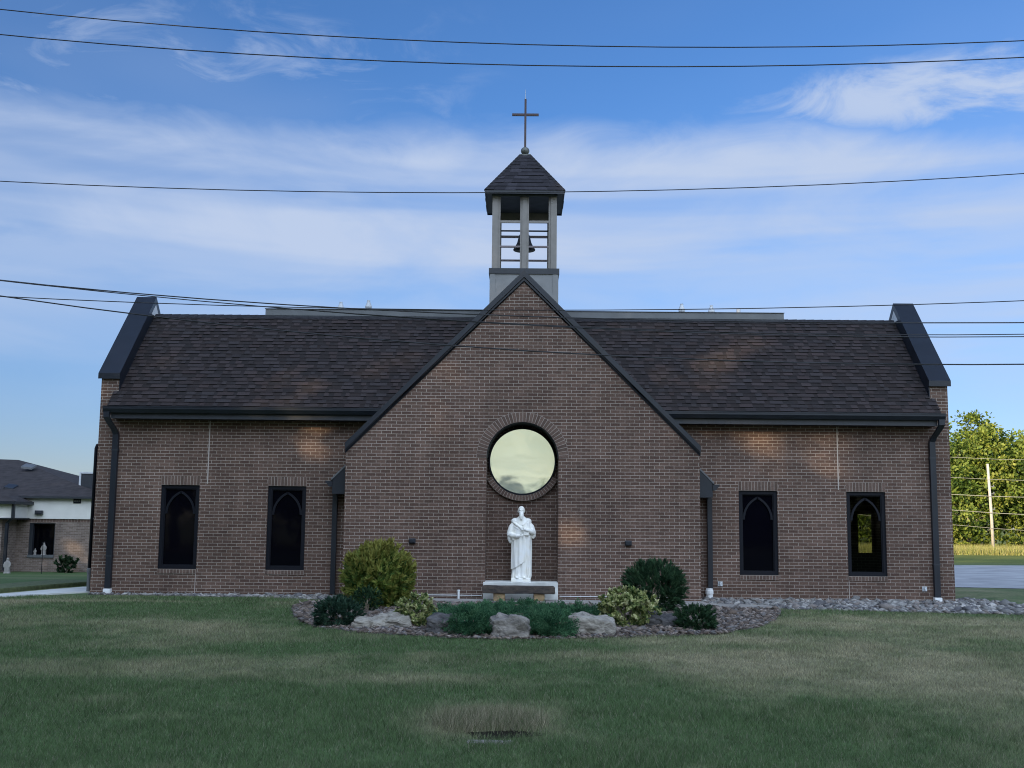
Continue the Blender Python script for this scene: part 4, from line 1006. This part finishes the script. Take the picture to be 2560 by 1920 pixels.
shrub('globe_shrub', (2.42, -3.85, .05), (.56, .53, .48), 21000, .085, .013, DG, 'round dark green globe shrub right of the statue', 21, .35, .35, .05, .40, 'needle', .35, spray=.22)
shrub('dwarf_spruce', (2.665, -6.96, .0), (.315, .29, .215), 7500, .080, .013, DG, 'low dark green dwarf spruce at the right end of the bed', 23, .25, .45, .12, .165, 'needle')
def juniper(loc, rx, ry, h, n, label, seed, tilt=(0, -.5)):
    """creeping juniper: many arching branches of short scaly sprays"""
    r = np.random.default_rng(seed); PP = []; DD = []; CC = []
    nb = int(n/70)
    for b in range(nb):
        a = r.uniform(0, 2*PI); q = math.sqrt(r.random()); x0, y0 = rx*q*math.cos(a)*.8, ry*q*math.sin(a)*.8
        out = np.array([x0/rx, y0/ry, 0])*.8+r.normal(0, .45, 3); out[2] = abs(out[2])*.4+.35; out /= np.linalg.norm(out)
        L3 = r.uniform(.12, .26); top = h*(1-.55*q*q)*r.uniform(.6, 1.05)
        t = r.random(70); p = np.array([x0, y0, top-.10])+out*(t*L3)[:, None]; p[:, 2] -= (t*t)*.06
        p += r.normal(0, .018, p.shape)+(r.normal(0, .03, p.shape)*(1-t)[:, None])
        d = out+r.normal(0, .5, p.shape); d[:, 2] += .15; d /= np.linalg.norm(d, axis=1, keepdims=True)
        k = r.normal(1.4, .7); ci = np.clip(k+t*1.2+r.normal(0, .5, 70), 0, 3).astype(int)
        PP.append(p); DD.append(d); CC.append(np.array(JU)[ci]*r.uniform(.75, 1.25))
    P = np.concatenate(PP); D = np.concatenate(DD); C = np.concatenate(CC); P[:, 2] = np.maximum(P[:, 2], .01)
    V, F, C4 = leaf_mesh(P, D, r.uniform(.03, .06, len(P)), r.uniform(.009, .016, len(P)), C, seed)
    root = empty('creeping_juniper', loc, label, 'shrub', 'creeping junipers in the bed')
    link('foliage', np_mesh('juniper', V, F, C4), M['needle'], root)
    mb = MB(); rs = random.Random(seed)
    for k in range(9):
        a = rs.uniform(0, 6.28); mb.tube([(0, 0, 0), (math.cos(a)*rx*.4, math.sin(a)*ry*.4, h*.45), (math.cos(a)*rx*.75, math.sin(a)*ry*.75, h*.55)], [.02, .014, .006], 6)
    mb.build('stem', M['bark'], root, uv=False)
juniper((-.70, -7.72, .0), .40, .75, .42, 21000, 'creeping dark green juniper spilling forward left of the grey boulder', 31)
juniper((.42, -7.72, .0), .42, .72, .38, 21000, 'creeping dark green juniper spilling forward right of the grey boulder', 33)
juniper((-.55, -5.7, .06), 1.15, 1.15, .21, 34000, 'flat spread of dark green juniper behind the front left mound', 35)
juniper((.75, -5.6, .06), 1.0, 1.1, .20, 30000, 'flat spread of dark green juniper behind the front right mound', 37)
juniper((.02, -4.3, .07), .62, .55, .17, 13000, 'small juniper tuft closest to the stone bench', 39)

GAP_P = .88
GAPS = [(-4.52, 0.1, 4.42, 0.5), (-5.31, 0.6, 4.84, 0.35), (-2.98, 0.9, 5.12, 0.35), (4.48, 1.0, 5.36, 0.5), (3.77, 0.6, 4.93, 0.4), (5.39, 1.5, 5.83, 0.35), (-4.89, 0.0, 3.58, 0.5), (-1.72, -0.82, 3.99, 0.45), (5.29, 0.0, 3.17, 0.45), (7.06, 0.0, 3.14, 0.45), (-1.03, -0.82, 0.88, 0.35), (1.07, -0.82, 1.62, 0.3), (1.1, -0.82, 0.8, 0.35), (-5.32, 0.0, 1.51, 0.4), (7.02, 0.0, 0.15, 0.3), (-1.3, -0.82, 5.14, 0.3)]
# tree: tapered trunk, limbs and leaf clumps
def tree(loc, H, RX, label, seed, nl=9000, leaf=.3, pal=None, trunk=None, base=.12, group='trees', top=1.0, name='tree', trunk_r=None, gaps=None):
    r = np.random.default_rng(seed); rs = random.Random(seed)
    root = empty(name, loc, label, 'tree', group)
    mb = MB(); tr = trunk_r or H*.02; lean = (rs.uniform(-.04, .04)*H, rs.uniform(-.04, .04)*H)
    tp = [(lean[0]*t*t, lean[1]*t*t, H*.82*t) for t in np.linspace(0, 1, 8)]; tp[0] = (0, 0, -.4)
    mb.tube(tp, [tr*(1.25 if k == 0 else (1-.85*k/7)) for k in range(8)], 10)
    ends = []
    for k in range(16):
        t = .16+.72*k/15; p = Vector((lean[0]*t*t, lean[1]*t*t, H*.82*t)); a = k*2.4+rs.uniform(-.4, .4)
        ln = RX*(.55+.5*math.sin(PI*min(1, .15+t)))*rs.uniform(.75, 1.0)
        e = p+Vector((math.cos(a)*ln, math.sin(a)*ln, ln*rs.uniform(.25, .75))); m1 = p+(e-p)*.5+Vector((0, 0, -ln*.05))
        mb.tube([p, m1, e], [tr*(.42-.25*t), tr*(.25-.14*t), tr*.05], 6, False); ends += [e, m1*.4+e*.6]
        for q in range(2):
            e2 = m1+Vector((math.cos(a+rs.uniform(-1, 1))*ln*.6, math.sin(a+rs.uniform(-1, 1))*ln*.6, ln*rs.uniform(.1, .6))); mb.tube([m1, e2], [tr*.12, tr*.03], 5, False); ends.append(e2)
    mb.build('trunk', trunk or M['bark'], root, uv=False, smooth=True)
    nc = 130
    d = sph(nc, r); f = r.random(nc)**.40; z0 = H*base
    cz = (H*top+z0)/2; rz = (H*top-z0)/2
    Cn = np.stack([d[:, 0]*RX*f, d[:, 1]*RX*f, cz+d[:, 2]*rz*f], 1)
    tt = (Cn[:, 2]-z0)/(H*top-z0); wfac = np.clip(1.12-.75*np.clip(tt-.45, 0, 1)**1.2*1.2, .3, 1.15); Cn[:, 0] *= wfac; Cn[:, 1] *= wfac
    Cn = np.concatenate([Cn, np.array([tuple(e) for e in ends])])
    cr = RX*r.uniform(.13, .27, len(Cn)); ci = r.integers(0, len(Cn), nl)
    off = sph(nl, r)*(r.random(nl)**.45)[:, None]*cr[ci][:, None]; off[:, 2] *= .75
    P = Cn[ci]+off
    k = P[:, 2] > .25; P = P[k]; off = off[k]; ci = ci[k]; n = len(P)
    if gaps:      # leaves cut away towards the sun to shape chosen flecks on the front
        keep = np.ones(n, bool); q = P+np.array(loc)
        for gx2, gy2, gz2, gr in gaps:
            d3 = q-np.array((gx2, gy2, gz2)); u = np.array(_to); dd2 = np.linalg.norm(d3-(d3@u)[:, None]*u, axis=1)
            keep &= ~((dd2 < gr*(1.0+.7*r.random(n))) & (r.random(n) < GAP_P))
        P = P[keep]; off = off[keep]; ci = ci[keep]; n = len(P)
    D = off/(np.linalg.norm(off, axis=1, keepdims=True)+1e-6)*.6+r.normal(0, .6, (n, 3)); D[:, 2] -= .1; D /= np.linalg.norm(D, axis=1, keepdims=True)
    pal = np.array(pal); br = np.clip(r.normal(.5, .22, len(Cn))[ci]+r.normal(0, .15, n), 0, .999); C = pal[(br*len(pal)).astype(int)]*r.uniform(.8, 1.2, (n, 1))
    V, F, C4 = leaf_mesh(P, D, leaf*r.uniform(.6, 1.3, n), leaf*.62*r.uniform(.6, 1.3, n), C, seed)
    link('crown', np_mesh('crown', V, F, C4), M['leaf'], root)
    return root
OAK = [(.056, .096, .016), (.108, .166, .026), (.168, .226, .038), (.22, .27, .055)]
YG = [(.070, .110, .018), (.135, .190, .028), (.205, .25, .042), (.26, .29, .062)]
G1 = 'trees beyond the car park'
rt = [(32.6, 75, 12.0, 3.9, 'sunlit tree mostly hidden behind the right end of the church', OAK, 45),
      (37.2, 74, 12.4, 4.0, 'first sunlit tree right of the church corner, its crown touching the brick edge', OAK, 41),
      (41.0, 75.5, 13.2, 3.6, 'sunlit tree directly behind the utility pole with twiggy tips on top', YG, 43),
      (45.4, 74.5, 12.0, 3.9, 'sunlit tree at the right edge of the photo behind the tall grass', OAK, 47)]
for x, y, h, rx, lb, pal, sd2 in rt:
    tree((x, y, -.6), h*.955, rx, lb, sd2, 16000, .34, pal, M['bark_pale'], .03, G1, trunk_r=.20)
for x, y, h, rx, sd2 in ((34.2, 81, 10.6, 3.6, 51), (39.2, 82, 11.2, 3.8, 53), (43.6, 82, 10.8, 3.8, 55), (48.6, 80, 12, 4, 57), (30.6, 80, 10.5, 3.6, 59)):
    tree((x, y, -.6), h, rx, 'tree of the back row, mostly hidden behind the sunlit front trees', sd2, 9000, .40, OAK, M['bark'], .0, 'back row of trees beyond the car park')
def bush(loc, rad, n, label, seed, pal, leaf=.22):
    return shrub('bush', loc, rad, n, leaf, leaf*.6, pal, label, seed, .3, .7, .18, rad[2]*.7, 'leaf', .6, group='bushes under the far trees')
for x, y, rx, h, sd2, lb in ((35.6, 71.5, 1.5, 1.3, 61, 'yellow green bush at the tree line nearest the church corner'), (38.0, 72.2, 1.6, 1.7, 62, 'green bush at the tree line just left of the utility pole'), (41.0, 71.6, 1.3, 1.2, 63, 'low bush at the tree line just right of the utility pole'), (43.4, 72.0, 1.6, 1.5, 64, 'yellow green bush at the tree line by the right edge')):
    bush((x, y, -.6), (rx, 1.2, h), 2600, lb, sd2, YG)
# dead pale trunk with bare limbs showing through the leaves
root = empty('bare_tree', (39.15, 73.6, -.6), 'pale dead tree with bare forking limbs just left of the utility pole', 'tree')
mb = MB(); mb.tube([(0, 0, -.2), (.05, 0, 2.0), (-.15, 0, 4.0), (.1, 0, 6.2)], [.22, .17, .13, .05], 9)
mb.build('trunk', M['bark_pale'], root, uv=False, smooth=True)
mb = MB()
for p, q, s2 in (((-.1, 0, 3.2), (-1.5, -.2, 5.6), (-2.4, 0, 6.3)), ((-.15, 0, 4.0), (-.9, 0, 5.6), (-1.1, 0, 6.8)), ((0, 0, 4.6), (1.2, -.1, 5.4), (2.2, 0, 6.6)), ((.0, 0, 3.6), (1.6, 0, 4.3), (2.9, .2, 5.1)), ((-.1, 0, 2.6), (-1.4, 0, 3.6), (-2.6, 0, 4.0)), ((.05, 0, 5.2), (.5, 0, 6.6), (1.4, 0, 7.6))):
    mb.tube([p, q, s2], [.075, .05, .02], 6)
mb.build('limbs', M['bark_pale'], root, uv=False, smooth=True)
# tall unmown grass in front of the tree line
def blades(name, P, h, wd, C, lean, m, seed, z=None):
    r = np.random.default_rng(seed); n = len(P); t = r.uniform(0, PI, n); dx2 = np.cos(t)*wd/2; dy2 = np.sin(t)*wd/2*.5
    zz = gz(P[:, 0], P[:, 1]) if z is None else z
    lx = r.normal(0, lean, n)*h; ly = r.normal(0, lean, n)*h
    V = np.stack([np.stack([P[:, 0]-dx2, P[:, 1]-dy2, zz-.005], 1), np.stack([P[:, 0]+dx2, P[:, 1]+dy2, zz-.005], 1), np.stack([P[:, 0]+lx, P[:, 1]+ly, zz+h], 1)], 1).reshape(-1, 3)
    F = np.arange(3*n).reshape(n, 3); return np_mesh(name, V, F, np.repeat(C, 3, 0))
r = np.random.default_rng(77); n = 26000
P = np.stack([r.uniform(24, 56, n), r.uniform(66, 72, n)], 1); C = np.array([[.34, .33, .10], [.25, .27, .075], [.42, .38, .16]])[r.integers(0, 3, n)]*r.uniform(.7, 1.2, (n, 1))
tag(link('tall_grass', blades('tall_grass', P, r.uniform(.35, .95, n), np.full(n, .045), C, .22, None, 78), M['grass']), 'sunlit tall grass at the foot of the far trees', None, None, 'stuff')
# utility pole with its far wires
root = empty('utility_pole', (39.55, 69.6, -.6), 'weathered pale wooden utility pole leaning slightly in front of the far trees', 'utility pole')
mb = MB(); mb.tube([(.02, 0, -.3), (-.05, 0, 3.7), (-.18, 0, 7.55)], [.135, .12, .10], 12); mb.build('shaft', M['pole'], root, uv=False, smooth=True)
for zz in (5.6, 5.0, 3.7):
    mb = MB(); mb.box(-.05, .28, -.03, .03, zz, zz+.08); mb.lathe([(.05, 0), (.06, .05), (.03, .12)], (.25, 0, zz+.08), 8); mb.build('bracket', M['fascia'], root, uv=False)
for k, (z0, z1, lb) in enumerate(((7.45, 7.28, 'topmost'), (5.75, 5.55, 'second highest'), (4.32, 4.14, 'middle thick'), (3.02, 2.70, 'second lowest'), (1.80, 1.38, 'lowest'))):
    mb = MB(); pts = [(x, 69.35, z0+(z1-z0)*(x-36)/6+.0022*((x-39)**2)) for x in np.linspace(10, 75, 14)]; mb.tube(pts, .026 if k in (2, 3) else .017, 5)
    tag(mb.build('far_wire', M['wire_pale'], None, uv=False), lb+' pale wire crossing in front of the far trees on the right', 'wire', 'wires on the far utility pole')

# ------------------------------------------------------------------ power lines near the camera
WIRES = [(-12.00, [0.006564, -0.022601, 7.13886], 'highest overhead power line across the top of the sky'),
 (-12.35, [0.00674, -0.013687, 6.736394], 'second highest overhead power line just under the topmost one'),
 (-12.70, [1.7e-05, 0.005506, 0.016921, 5.154304], 'overhead power line passing at the eave of the belfry roof'),
 (-13.05, [-3.1e-05, 0.004324, 0.006673, 3.795609], 'nearly level overhead line crossing just above the flat roof edge'),
 (-13.40, [-0.000205, 0.005488, -0.026227, 3.665123], 'overhead line falling from the left parapet top along the flat roof fascia'),
 (-13.75, [9.4e-05, 0.006303, -0.047078, 3.513709], 'lower of the two close overhead lines crossing the upper gable bricks'),
 (-14.10, [6e-05, 0.006686, -0.04372, 3.458296], 'upper of the two close overhead lines crossing the upper gable bricks'),
 (-14.45, [-3.7e-05, 0.00839, -0.055359, 3.154293], 'lowest overhead line slanting down across the middle of the roofs')]
for k, (yy, co, lb) in enumerate(WIRES):
    mb = MB(); pts = []
    for x in np.linspace(-16, 16, 41):
        xx = max(-7.5, min(7.5, x)); d = np.polyval(np.polyder(co), xx); pts.append((x, yy, np.polyval(co, xx)+d*(x-xx)))
    mb.tube(pts, [.0062, .0062, .0050, .0050, .0062, .0050, .0045, .0062][k], 6)
    tag(mb.build('power_line', M['wire'], None, uv=False, smooth=True), lb, 'power line', 'overhead power lines in front of the church')

# ------------------------------------------------------------------ neighbouring building on the left
AY = 22.0
an = empty('neighbour_building', (0, 0, 0), 'low brick building with cream fascia band and dark hipped roof left of the church', 'building')
aw = wall_holes('brick_wall', -27, -12, -.8, 1.44, [(-20.46, -19.38, .0, 1.40)], AY, .3, M['annex_brick'], an)
mb = MB(); soldier(mb, -21.05, -12, 1.44, 1.575, AY-.0, 70); mb.build('soldier_course', [M['mortar'], M['annex_piece']], aw, colr=True, uv=False)
mb = MB(); mb.box(-27, -12, AY-.06, AY+.3, 1.576, 2.44); mb.build('fascia_band', M['cream'], an, uv=False)
mb = MB(); e, c1, rg1 = [(-32, AY-.25, 2.50), (-12, AY-.25, 2.50)], (-18.4, 36, 2.5), (-24.3, 29, 4.38)
mb.face([(-32, AY-.25, 2.5), (-17.2, AY-.25, 2.5), rg1, (-32, 29, 4.55)]); mb.face([(-17.2, AY-.25, 2.5), c1, rg1]); mb.face([(-32, 29, 4.55), rg1, c1, (-32, 36, 2.5)])
ar = mb.build('roof', M['annex_roof'], an, uv=False)
mb = MB(); mb.box(-27, -12, AY-.28, AY-.06, 2.42, 2.505); mb.build('drip_edge', M['metal2'], ar, uv=False)
mb = MB(); mb.tube([(-20.87, 25, 3.0), (-20.87, 25, 3.24)], [.05, .05], 10); mb.tube([(-20.87, 25, 2.6), (-20.87, 25, 3.05)], .055, 10); mb.lathe([(.09, 0), (.10, .05), (.09, .10), (.05, .12)], (-20.87, 25, 3.14), 12); mb.build('roof_vent', M['galv'], ar, uv=False)
for x, y, z, wd in ((-22.7, 26.6, 3.90, .50), (-21.9, 23.2, 2.86, .40)):
    mb = MB(); mb.hexa([(x-wd/2, y-.25, z-.04), (x+wd/2, y-.25, z-.10), (x+wd/2, y+.25, z+.06), (x-wd/2, y+.25, z+.12)], [(x-wd/2, y-.25, z+.05), (x+wd/2, y-.25, z-.01), (x+wd/2, y+.25, z+.15), (x-wd/2, y+.25, z+.21)])
    mb.build('ridge_vent', M['fascia'] if z > 3.5 else M['metal2'], ar, uv=False)
mb = MB(); mb.box(-19.22, -17.2, 24, 25.8, 2.55, 3.60); ru = mb.build('rooftop_unit', M['metal2'], an, uv=False)
mb = MB(); mb.box(-19.30, -19.22, 23.98, 25.8, 2.75, 3.62); mb.box(-19.24, -17.2, 23.96, 23.999, 3.55, 3.62); mb.build('edge_trim', M['galv'], ru, uv=False)
mb = MB(); mb.box(-19.28, -17.2, 22.7, 23.95, 2.70, 2.745); mb.build('canopy', M['siding'], an, uv=False)
mb = MB(); mb.box(-19.15, -17.2, 22.75, 23.9, 2.64, 2.699); mb.build('canopy_frame', M['frame'], an, uv=False)
wn2 = empty('window', (0, 0, 0), None, None); wn2.parent = an
mb = MB(); mb.box(-20.46, -20.32, AY+.03, AY+.20, .09, 1.40); mb.box(-19.42, -19.38, AY+.03, AY+.2, .09, 1.40); mb.box(-20.32, -19.42, AY+.03, AY+.2, 1.36, 1.40); mb.build('frame', M['metal2'], wn2, uv=False)
mb = MB(); mb.box(-20.47, -19.37, AY-.05, AY+.25, -.02, .09); mb.build('sill', M['fascia'], wn2, uv=False)
mb = MB(); mb.face([(-20.33, AY+.24, .09), (-19.41, AY+.24, .09), (-19.41, AY+.24, 1.37), (-20.33, AY+.24, 1.37)]); mb.build('glass', M['glass_dark'], wn2, uv=False)
mb = MB(); mb.box(-20.20, -19.89, AY-.20, AY-.061, 1.75, 1.92); mb.box(-20.17, -19.92, AY-.215, AY-.20, 1.80, 1.90); mb.build('wall_light', M['metal2'], an, uv=False, bevel=.01)
lv = MB(); lv.box(-18.66, -18.345, AY-.085, AY-.061, 2.225, 2.405); lo = lv.build('wall_vent', M['frame'], an, uv=False)
mb = MB()
for k in range(3): mb.box(-18.62+.09*k, -18.55+.09*k, AY-.095, AY-.086, 2.29, 2.36)
mb.build('vent_slot', M['fascia'], lo, uv=False)
mb = MB(); mb.box(-25, -21.0, AY-1.3, AY-.001, -.8, 1.60); mb.build('porch_wall', M['annex_brick'], an)
mb = MB(); mb.box(-25, -20.55, AY-1.5, AY-.061, 1.601, 2.14); mb.build('porch_band', M['cream'], an, uv=False)
mb = MB(); mb.hexa([(-25, AY-1.72, 2.26), (-20.33, AY-1.72, 2.26), (-20.33, AY-.07, 2.26), (-25, AY-.07, 2.26)], [(-25, AY-1.2, 2.50), (-21.0, AY-1.0, 2.50), (-20.9, AY-.07, 2.50), (-25, AY-.07, 2.50)]); mb.build('porch_roof', M['annex_roof'], an, uv=False)
mb = MB(); mb.box(-25, -20.31, AY-1.75, AY-1.62, 2.15, 2.262); mb.box(-20.50, -20.31, AY-1.62, AY-.07, 2.15, 2.262); mb.box(-25, -20.45, AY-1.6, AY-.062, 1.545, 1.60); mb.build('porch_gutter', M['metal'], an, uv=False)
mb = MB(); mb.box(-20.52, -20.41, AY-1.62, AY-1.51, 1.60, 2.16); mb.hexa([(-20.52, AY-1.62, 1.60), (-20.41, AY-1.62, 1.60), (-20.41, AY-1.51, 1.60), (-20.52, AY-1.51, 1.60)], [(-20.82, AY-1.44, 1.40), (-20.71, AY-1.44, 1.40), (-20.71, AY-1.33, 1.40), (-20.82, AY-1.33, 1.40)]); mb.box(-20.82, -20.71, AY-1.44, AY-1.33, -.5, 1.40); mb.build('downspout', M['metal'], an, uv=False)
# back and side shell of the building
mb = MB(); mb.box(-27, -12.5, AY+.31, 35.5, -.8, 2.40, 'f'); mb.build('rear_wall', M['annex_brick'], an)
def veiled(loc, h, name, label, grp=None, m=None):
    mb = MB(); s = h/.55
    loft(mb, [(0, -.11*s, .11*s, .09*s, .09*s), (.05*s, -.105*s, .105*s, .09*s, .09*s), (.2*s, -.10*s, .10*s, .085*s, .085*s), (.32*s, -.105*s, .105*s, .08*s, .08*s), (.40*s, -.085*s, .085*s, .07*s, .07*s), (.44*s, -.045*s, .045*s, .05*s, .05*s)], lambda t, z: 1+.06*math.sin(7*t), 40)
    ellipsoid(mb, (0, 0, .485*s), (.045*s, .05*s, .062*s)); ellipsoid(mb, (0, .012*s, .475*s), (.055*s, .05*s, .075*s))
    for e in (-1, 1): mb.tube([(e*.08*s, 0, .39*s), (e*.115*s, -.03*s, .28*s), (e*.10*s, -.06*s, .20*s)], [.032*s, .03*s, .016*s], 8)
    mb.box(-.11*s, .11*s, -.09*s, .09*s, -.04*s, .01*s)
    me = remeshed(mb, .012*s, 2); o = link(name, me, m or M['concrete2'], None, loc); return tag(o, label, 'statue', grp)
veiled((-20.36, 20.0, float(gz(0, 20))+.02), .60, 'garden_statue', 'small white statue on the grass by the neighbouring building downspout')
veiled((-20.22, AY+.13, .095), .26, 'figurine', 'smaller white figurine on the left of the neighbouring window sill')
veiled((-19.86, AY+.13, .095), .50, 'figurine', 'taller white figurine in the middle of the neighbouring window sill')
mb = MB(); mb.tube([(-18.99, 20, -.6), (-18.995, 20, .55), (-19.0, 20, .66)], .014, 6); mb.tube([(-19.0, 20, .62), (-18.93, 20, .68), (-18.90, 20, .58)], .010, 6); tag(mb.build('garden_pole', M['frame'], None, uv=False), 'thin black garden hook pole in front of the neighbouring window', 'pole')
shrub('bush', (-18.5, 21.2, -.58), (.50, .4, .36), 1500, .17, .06, [(.016, .042, .018), (.026, .06, .026), (.04, .08, .036)], 'leafy green bush against the neighbouring brick wall', 91, .5, .6, .3, .25, 'leaf', .7, group='bushes')

# ------------------------------------------------------------------ lawn grass, the dead tuft and its stone
# blades are denser near the viewer's end of the lawn
r = np.random.default_rng(12); n = 900000
dist = 6.5*np.exp(r.random(n)*math.log(27/6.5)); yy = dist-24.28; xx = (r.random(n)*2-1)*(dist*.50+.8)
keep = ~in_poly(xx, yy, bed) & ~in_poly(xx, yy, rg) & (yy < -.75-.0*xx) & ~((np.abs(xx) < 9.36) & (yy > -.2))
keep &= ~((((((xx+.15)/.30)**2+((yy+15.53)/.165)**2) < 1-.5*(r.random(n) < .3)) & (r.random(n) < .93)) | ((((xx+.24)/.22)**2+((yy+15.80)/.07)**2 < 1) & (r.random(n) < .45)))
keep &= ~(in_poly(xx, yy, [(-9.40, .25), (-9.40, 2.2), (-10.25, 1.9), (-10.95, -.85), (-13.6, -2.6), (-18, -4.4), (-18, -6.0), (-13.4, -3.9), (-10.35, -1.30), (-9.7, -.1)]))
keep &= ~(in_poly(xx, yy, [(-3.75, -1.72), (-3.75, -.83), (3.78, -.83), (3.78, -1.42), (4.95, -1.74), (5.05, -2.48), (3.3, -2.14), (.6, -1.86), (-1.5, -1.68)]))
xx = xx[keep]; yy = yy[keep]; dist = dist[keep]; n = len(xx)
C, dr = grass_col(xx, yy); C = C*r.uniform(.5, 1.65, (n, 1))
tanb = (r.random(n) < .10+.25*dr)[:, None]; C = np.where(tanb, np.array([.27, .255, .18])*r.uniform(.6, 1.2, (n, 1)), C)
cl2 = fbm(xx*1.1, yy*1.1, 61); hgt = (.022+.030*cl2*cl2*2)*r.uniform(.6, 1.4, n)*(1-.25*dr)
o = link('grass', blades('grass', np.stack([xx, yy], 1), hgt, np.clip(dist*.00055, .004, .012)*r.uniform(.7, 1.3, n), C, .55, None, 13), M['grass']); tag(o, 'mown green lawn with dry tan patches in front of the church', None, None, 'stuff')
n = 5200; a = r.uniform(0, 2*PI, n); q = np.sqrt(r.random(n)); P = np.stack([-.26+.46*q*np.cos(a), -15.10+.50*q*np.sin(a)], 1)
k = ~((((P[:, 0]+.15)/.29)**2+((P[:, 1]+15.53)/.16)**2 < 1) | (P[:, 1] < -15.5)); P = P[k]; n = len(P)
C = np.array([[.29, .26, .17], [.22, .205, .13], [.36, .325, .22], [.11, .14, .06]])[r.integers(0, 4, n)]*r.uniform(.7, 1.2, (n, 1))
me = blades('tuft', P-np.array([-.26, -15.1]), r.uniform(.05, .16, n)*(1.1-.5*np.linalg.norm(P-np.array([-.26, -15.1]), axis=1)), np.full(n, .0055), C, .45, None, 15, np.zeros(n))
tag(link('dry_grass_tuft', me, M['grass'], None, (-.26, -15.1, 0)), 'raised tuft of dead grey grass in the front of the lawn above a flat stone', 'plant')
mb = MB(); mb.face([(-.15+.30*math.cos(t)*(1+.18*math.sin(3*t+1)), -15.53+.16*math.sin(t)*(1+.25*math.sin(2*t)), .006) for t in np.linspace(0, 2*PI, 25)[:-1]])
tag(mb.build('hollow_shade_patch', mat('hollow_shade_soil', (.020, .018, .012), .95, spec=.05), None, uv=False), kind='structure')  # dark bare soil, with the hollow's shade painted into its colour
o = rough_block('flat_stone', (-.17, .17, -.055, .055, -.03, .008), M['rock_grey'], None, (-.24, -15.82, 0), .010, 4, 21, .2, 5); tag(o, 'flat pale stone set in the lawn just below the dead grass tuft', 'stone')

# ------------------------------------------------------------------ trees across the road behind the camera: they shade the whole front
sa = (math.sin(SUN_AZ), math.cos(SUN_AZ)); pe = (-sa[1], sa[0])
for k, t in enumerate(np.arange(-40, 31, 5.0)):
    rs = random.Random(100+k); dd = 47+(k % 2)*5+rs.uniform(-1.5, 1.5); x = sa[0]*dd+pe[0]*t; y = sa[1]*dd+pe[1]*t
    tree((x, y, 0), 32.5+rs.uniform(-1, 1), 5.6, 'tall shade tree across the road behind the viewer', 200+k, 6700, .75, OAK, M['bark'], .02, 'shade trees across the road', trunk_r=.4, gaps=GAPS)

def house(loc, wd, dp, ev, ap, label, wall, seed):
    root = empty('house', loc, label, 'house', 'houses across the road')
    mb = MB(); mb.prism([(-wd/2, 0), (wd/2, 0), (wd/2, ev), (0, ap-.15), (-wd/2, ev)], -dp, 0); mb.build('wall', wall, root, uv=False)
    mb = MB()
    for s in (-1, 1):
        q = [(0, ap), (s*(wd/2+.4), ev-.35), (s*(wd/2+.4), ev-.20), (0, ap+.18)]; mb.prism(q if s < 0 else list(reversed(q)), -dp-.3, .35)
    mb.build('roof', M['annex_roof'], root, uv=False)
    for x in (-wd*.28, wd*.28):
        mb = MB(); mb.box(x-.5, x+.5, .002, .06, 1.0, 2.2); wf = mb.build('window', M['siding'], root, uv=False)
        mb = MB(); mb.box(x-.42, x+.42, .061, .07, 1.08, 2.12); mb.build('pane', M['glass_dark'], wf, uv=False)
    mb = MB(); mb.box(-.45, .45, .002, .06, .1, 2.1); mb.build('door', M['rust'], root, uv=False)
house((-1.2, -85, 0), 8.4, 9, 3.3, 5.75, 'house straight across the road whose gable shows in the round window', M['cream'], 1)
house((19, -62, 0), 9.5, 9, 3.2, 6.2, 'grey house across the road to the right of the viewer', M['fascia'], 2)
house((36, -60, 0), 9, 9, 3.0, 6.0, 'brick house across the road farthest to the right of the viewer', M['annex_piece'], 3)
for k, (x, y, h, rx) in enumerate(((2.6, -84, 5.7, 1.5), (11.5, -66, 15, 5), (17.5, -72, 16, 6), (25, -66, 14, 5.5), (30.5, -72, 17, 6.5), (42, -62, 15, 5.5), (-12, -74, 15, 5), (-18, -70, 17, 6))):
    tree((x, y, 0), h, rx, 'leafy garden tree beside the houses across the road', 400+k, 3500, .6 if h > 8 else .25, OAK, M['bark'], .05, 'garden trees across the road', trunk_r=.2)

for k, t in enumerate(np.arange(-14, 27, 5.0)):     # a lower row in front added to keep stray sun off the lawn
    rs = random.Random(300+k); dd = 42+rs.uniform(-1, 1); x = sa[0]*dd+pe[0]*t; y = sa[1]*dd+pe[1]*t
    tree((x, y, 0), 17+rs.uniform(-1.5, 1.5), 4.6, 'unseen lower tree added behind the viewer to shade the lawn', 600+k, 4200, .7, OAK, M['bark'], .0, 'lower trees added to shade the lawn', trunk_r=.25, gaps=GAPS)
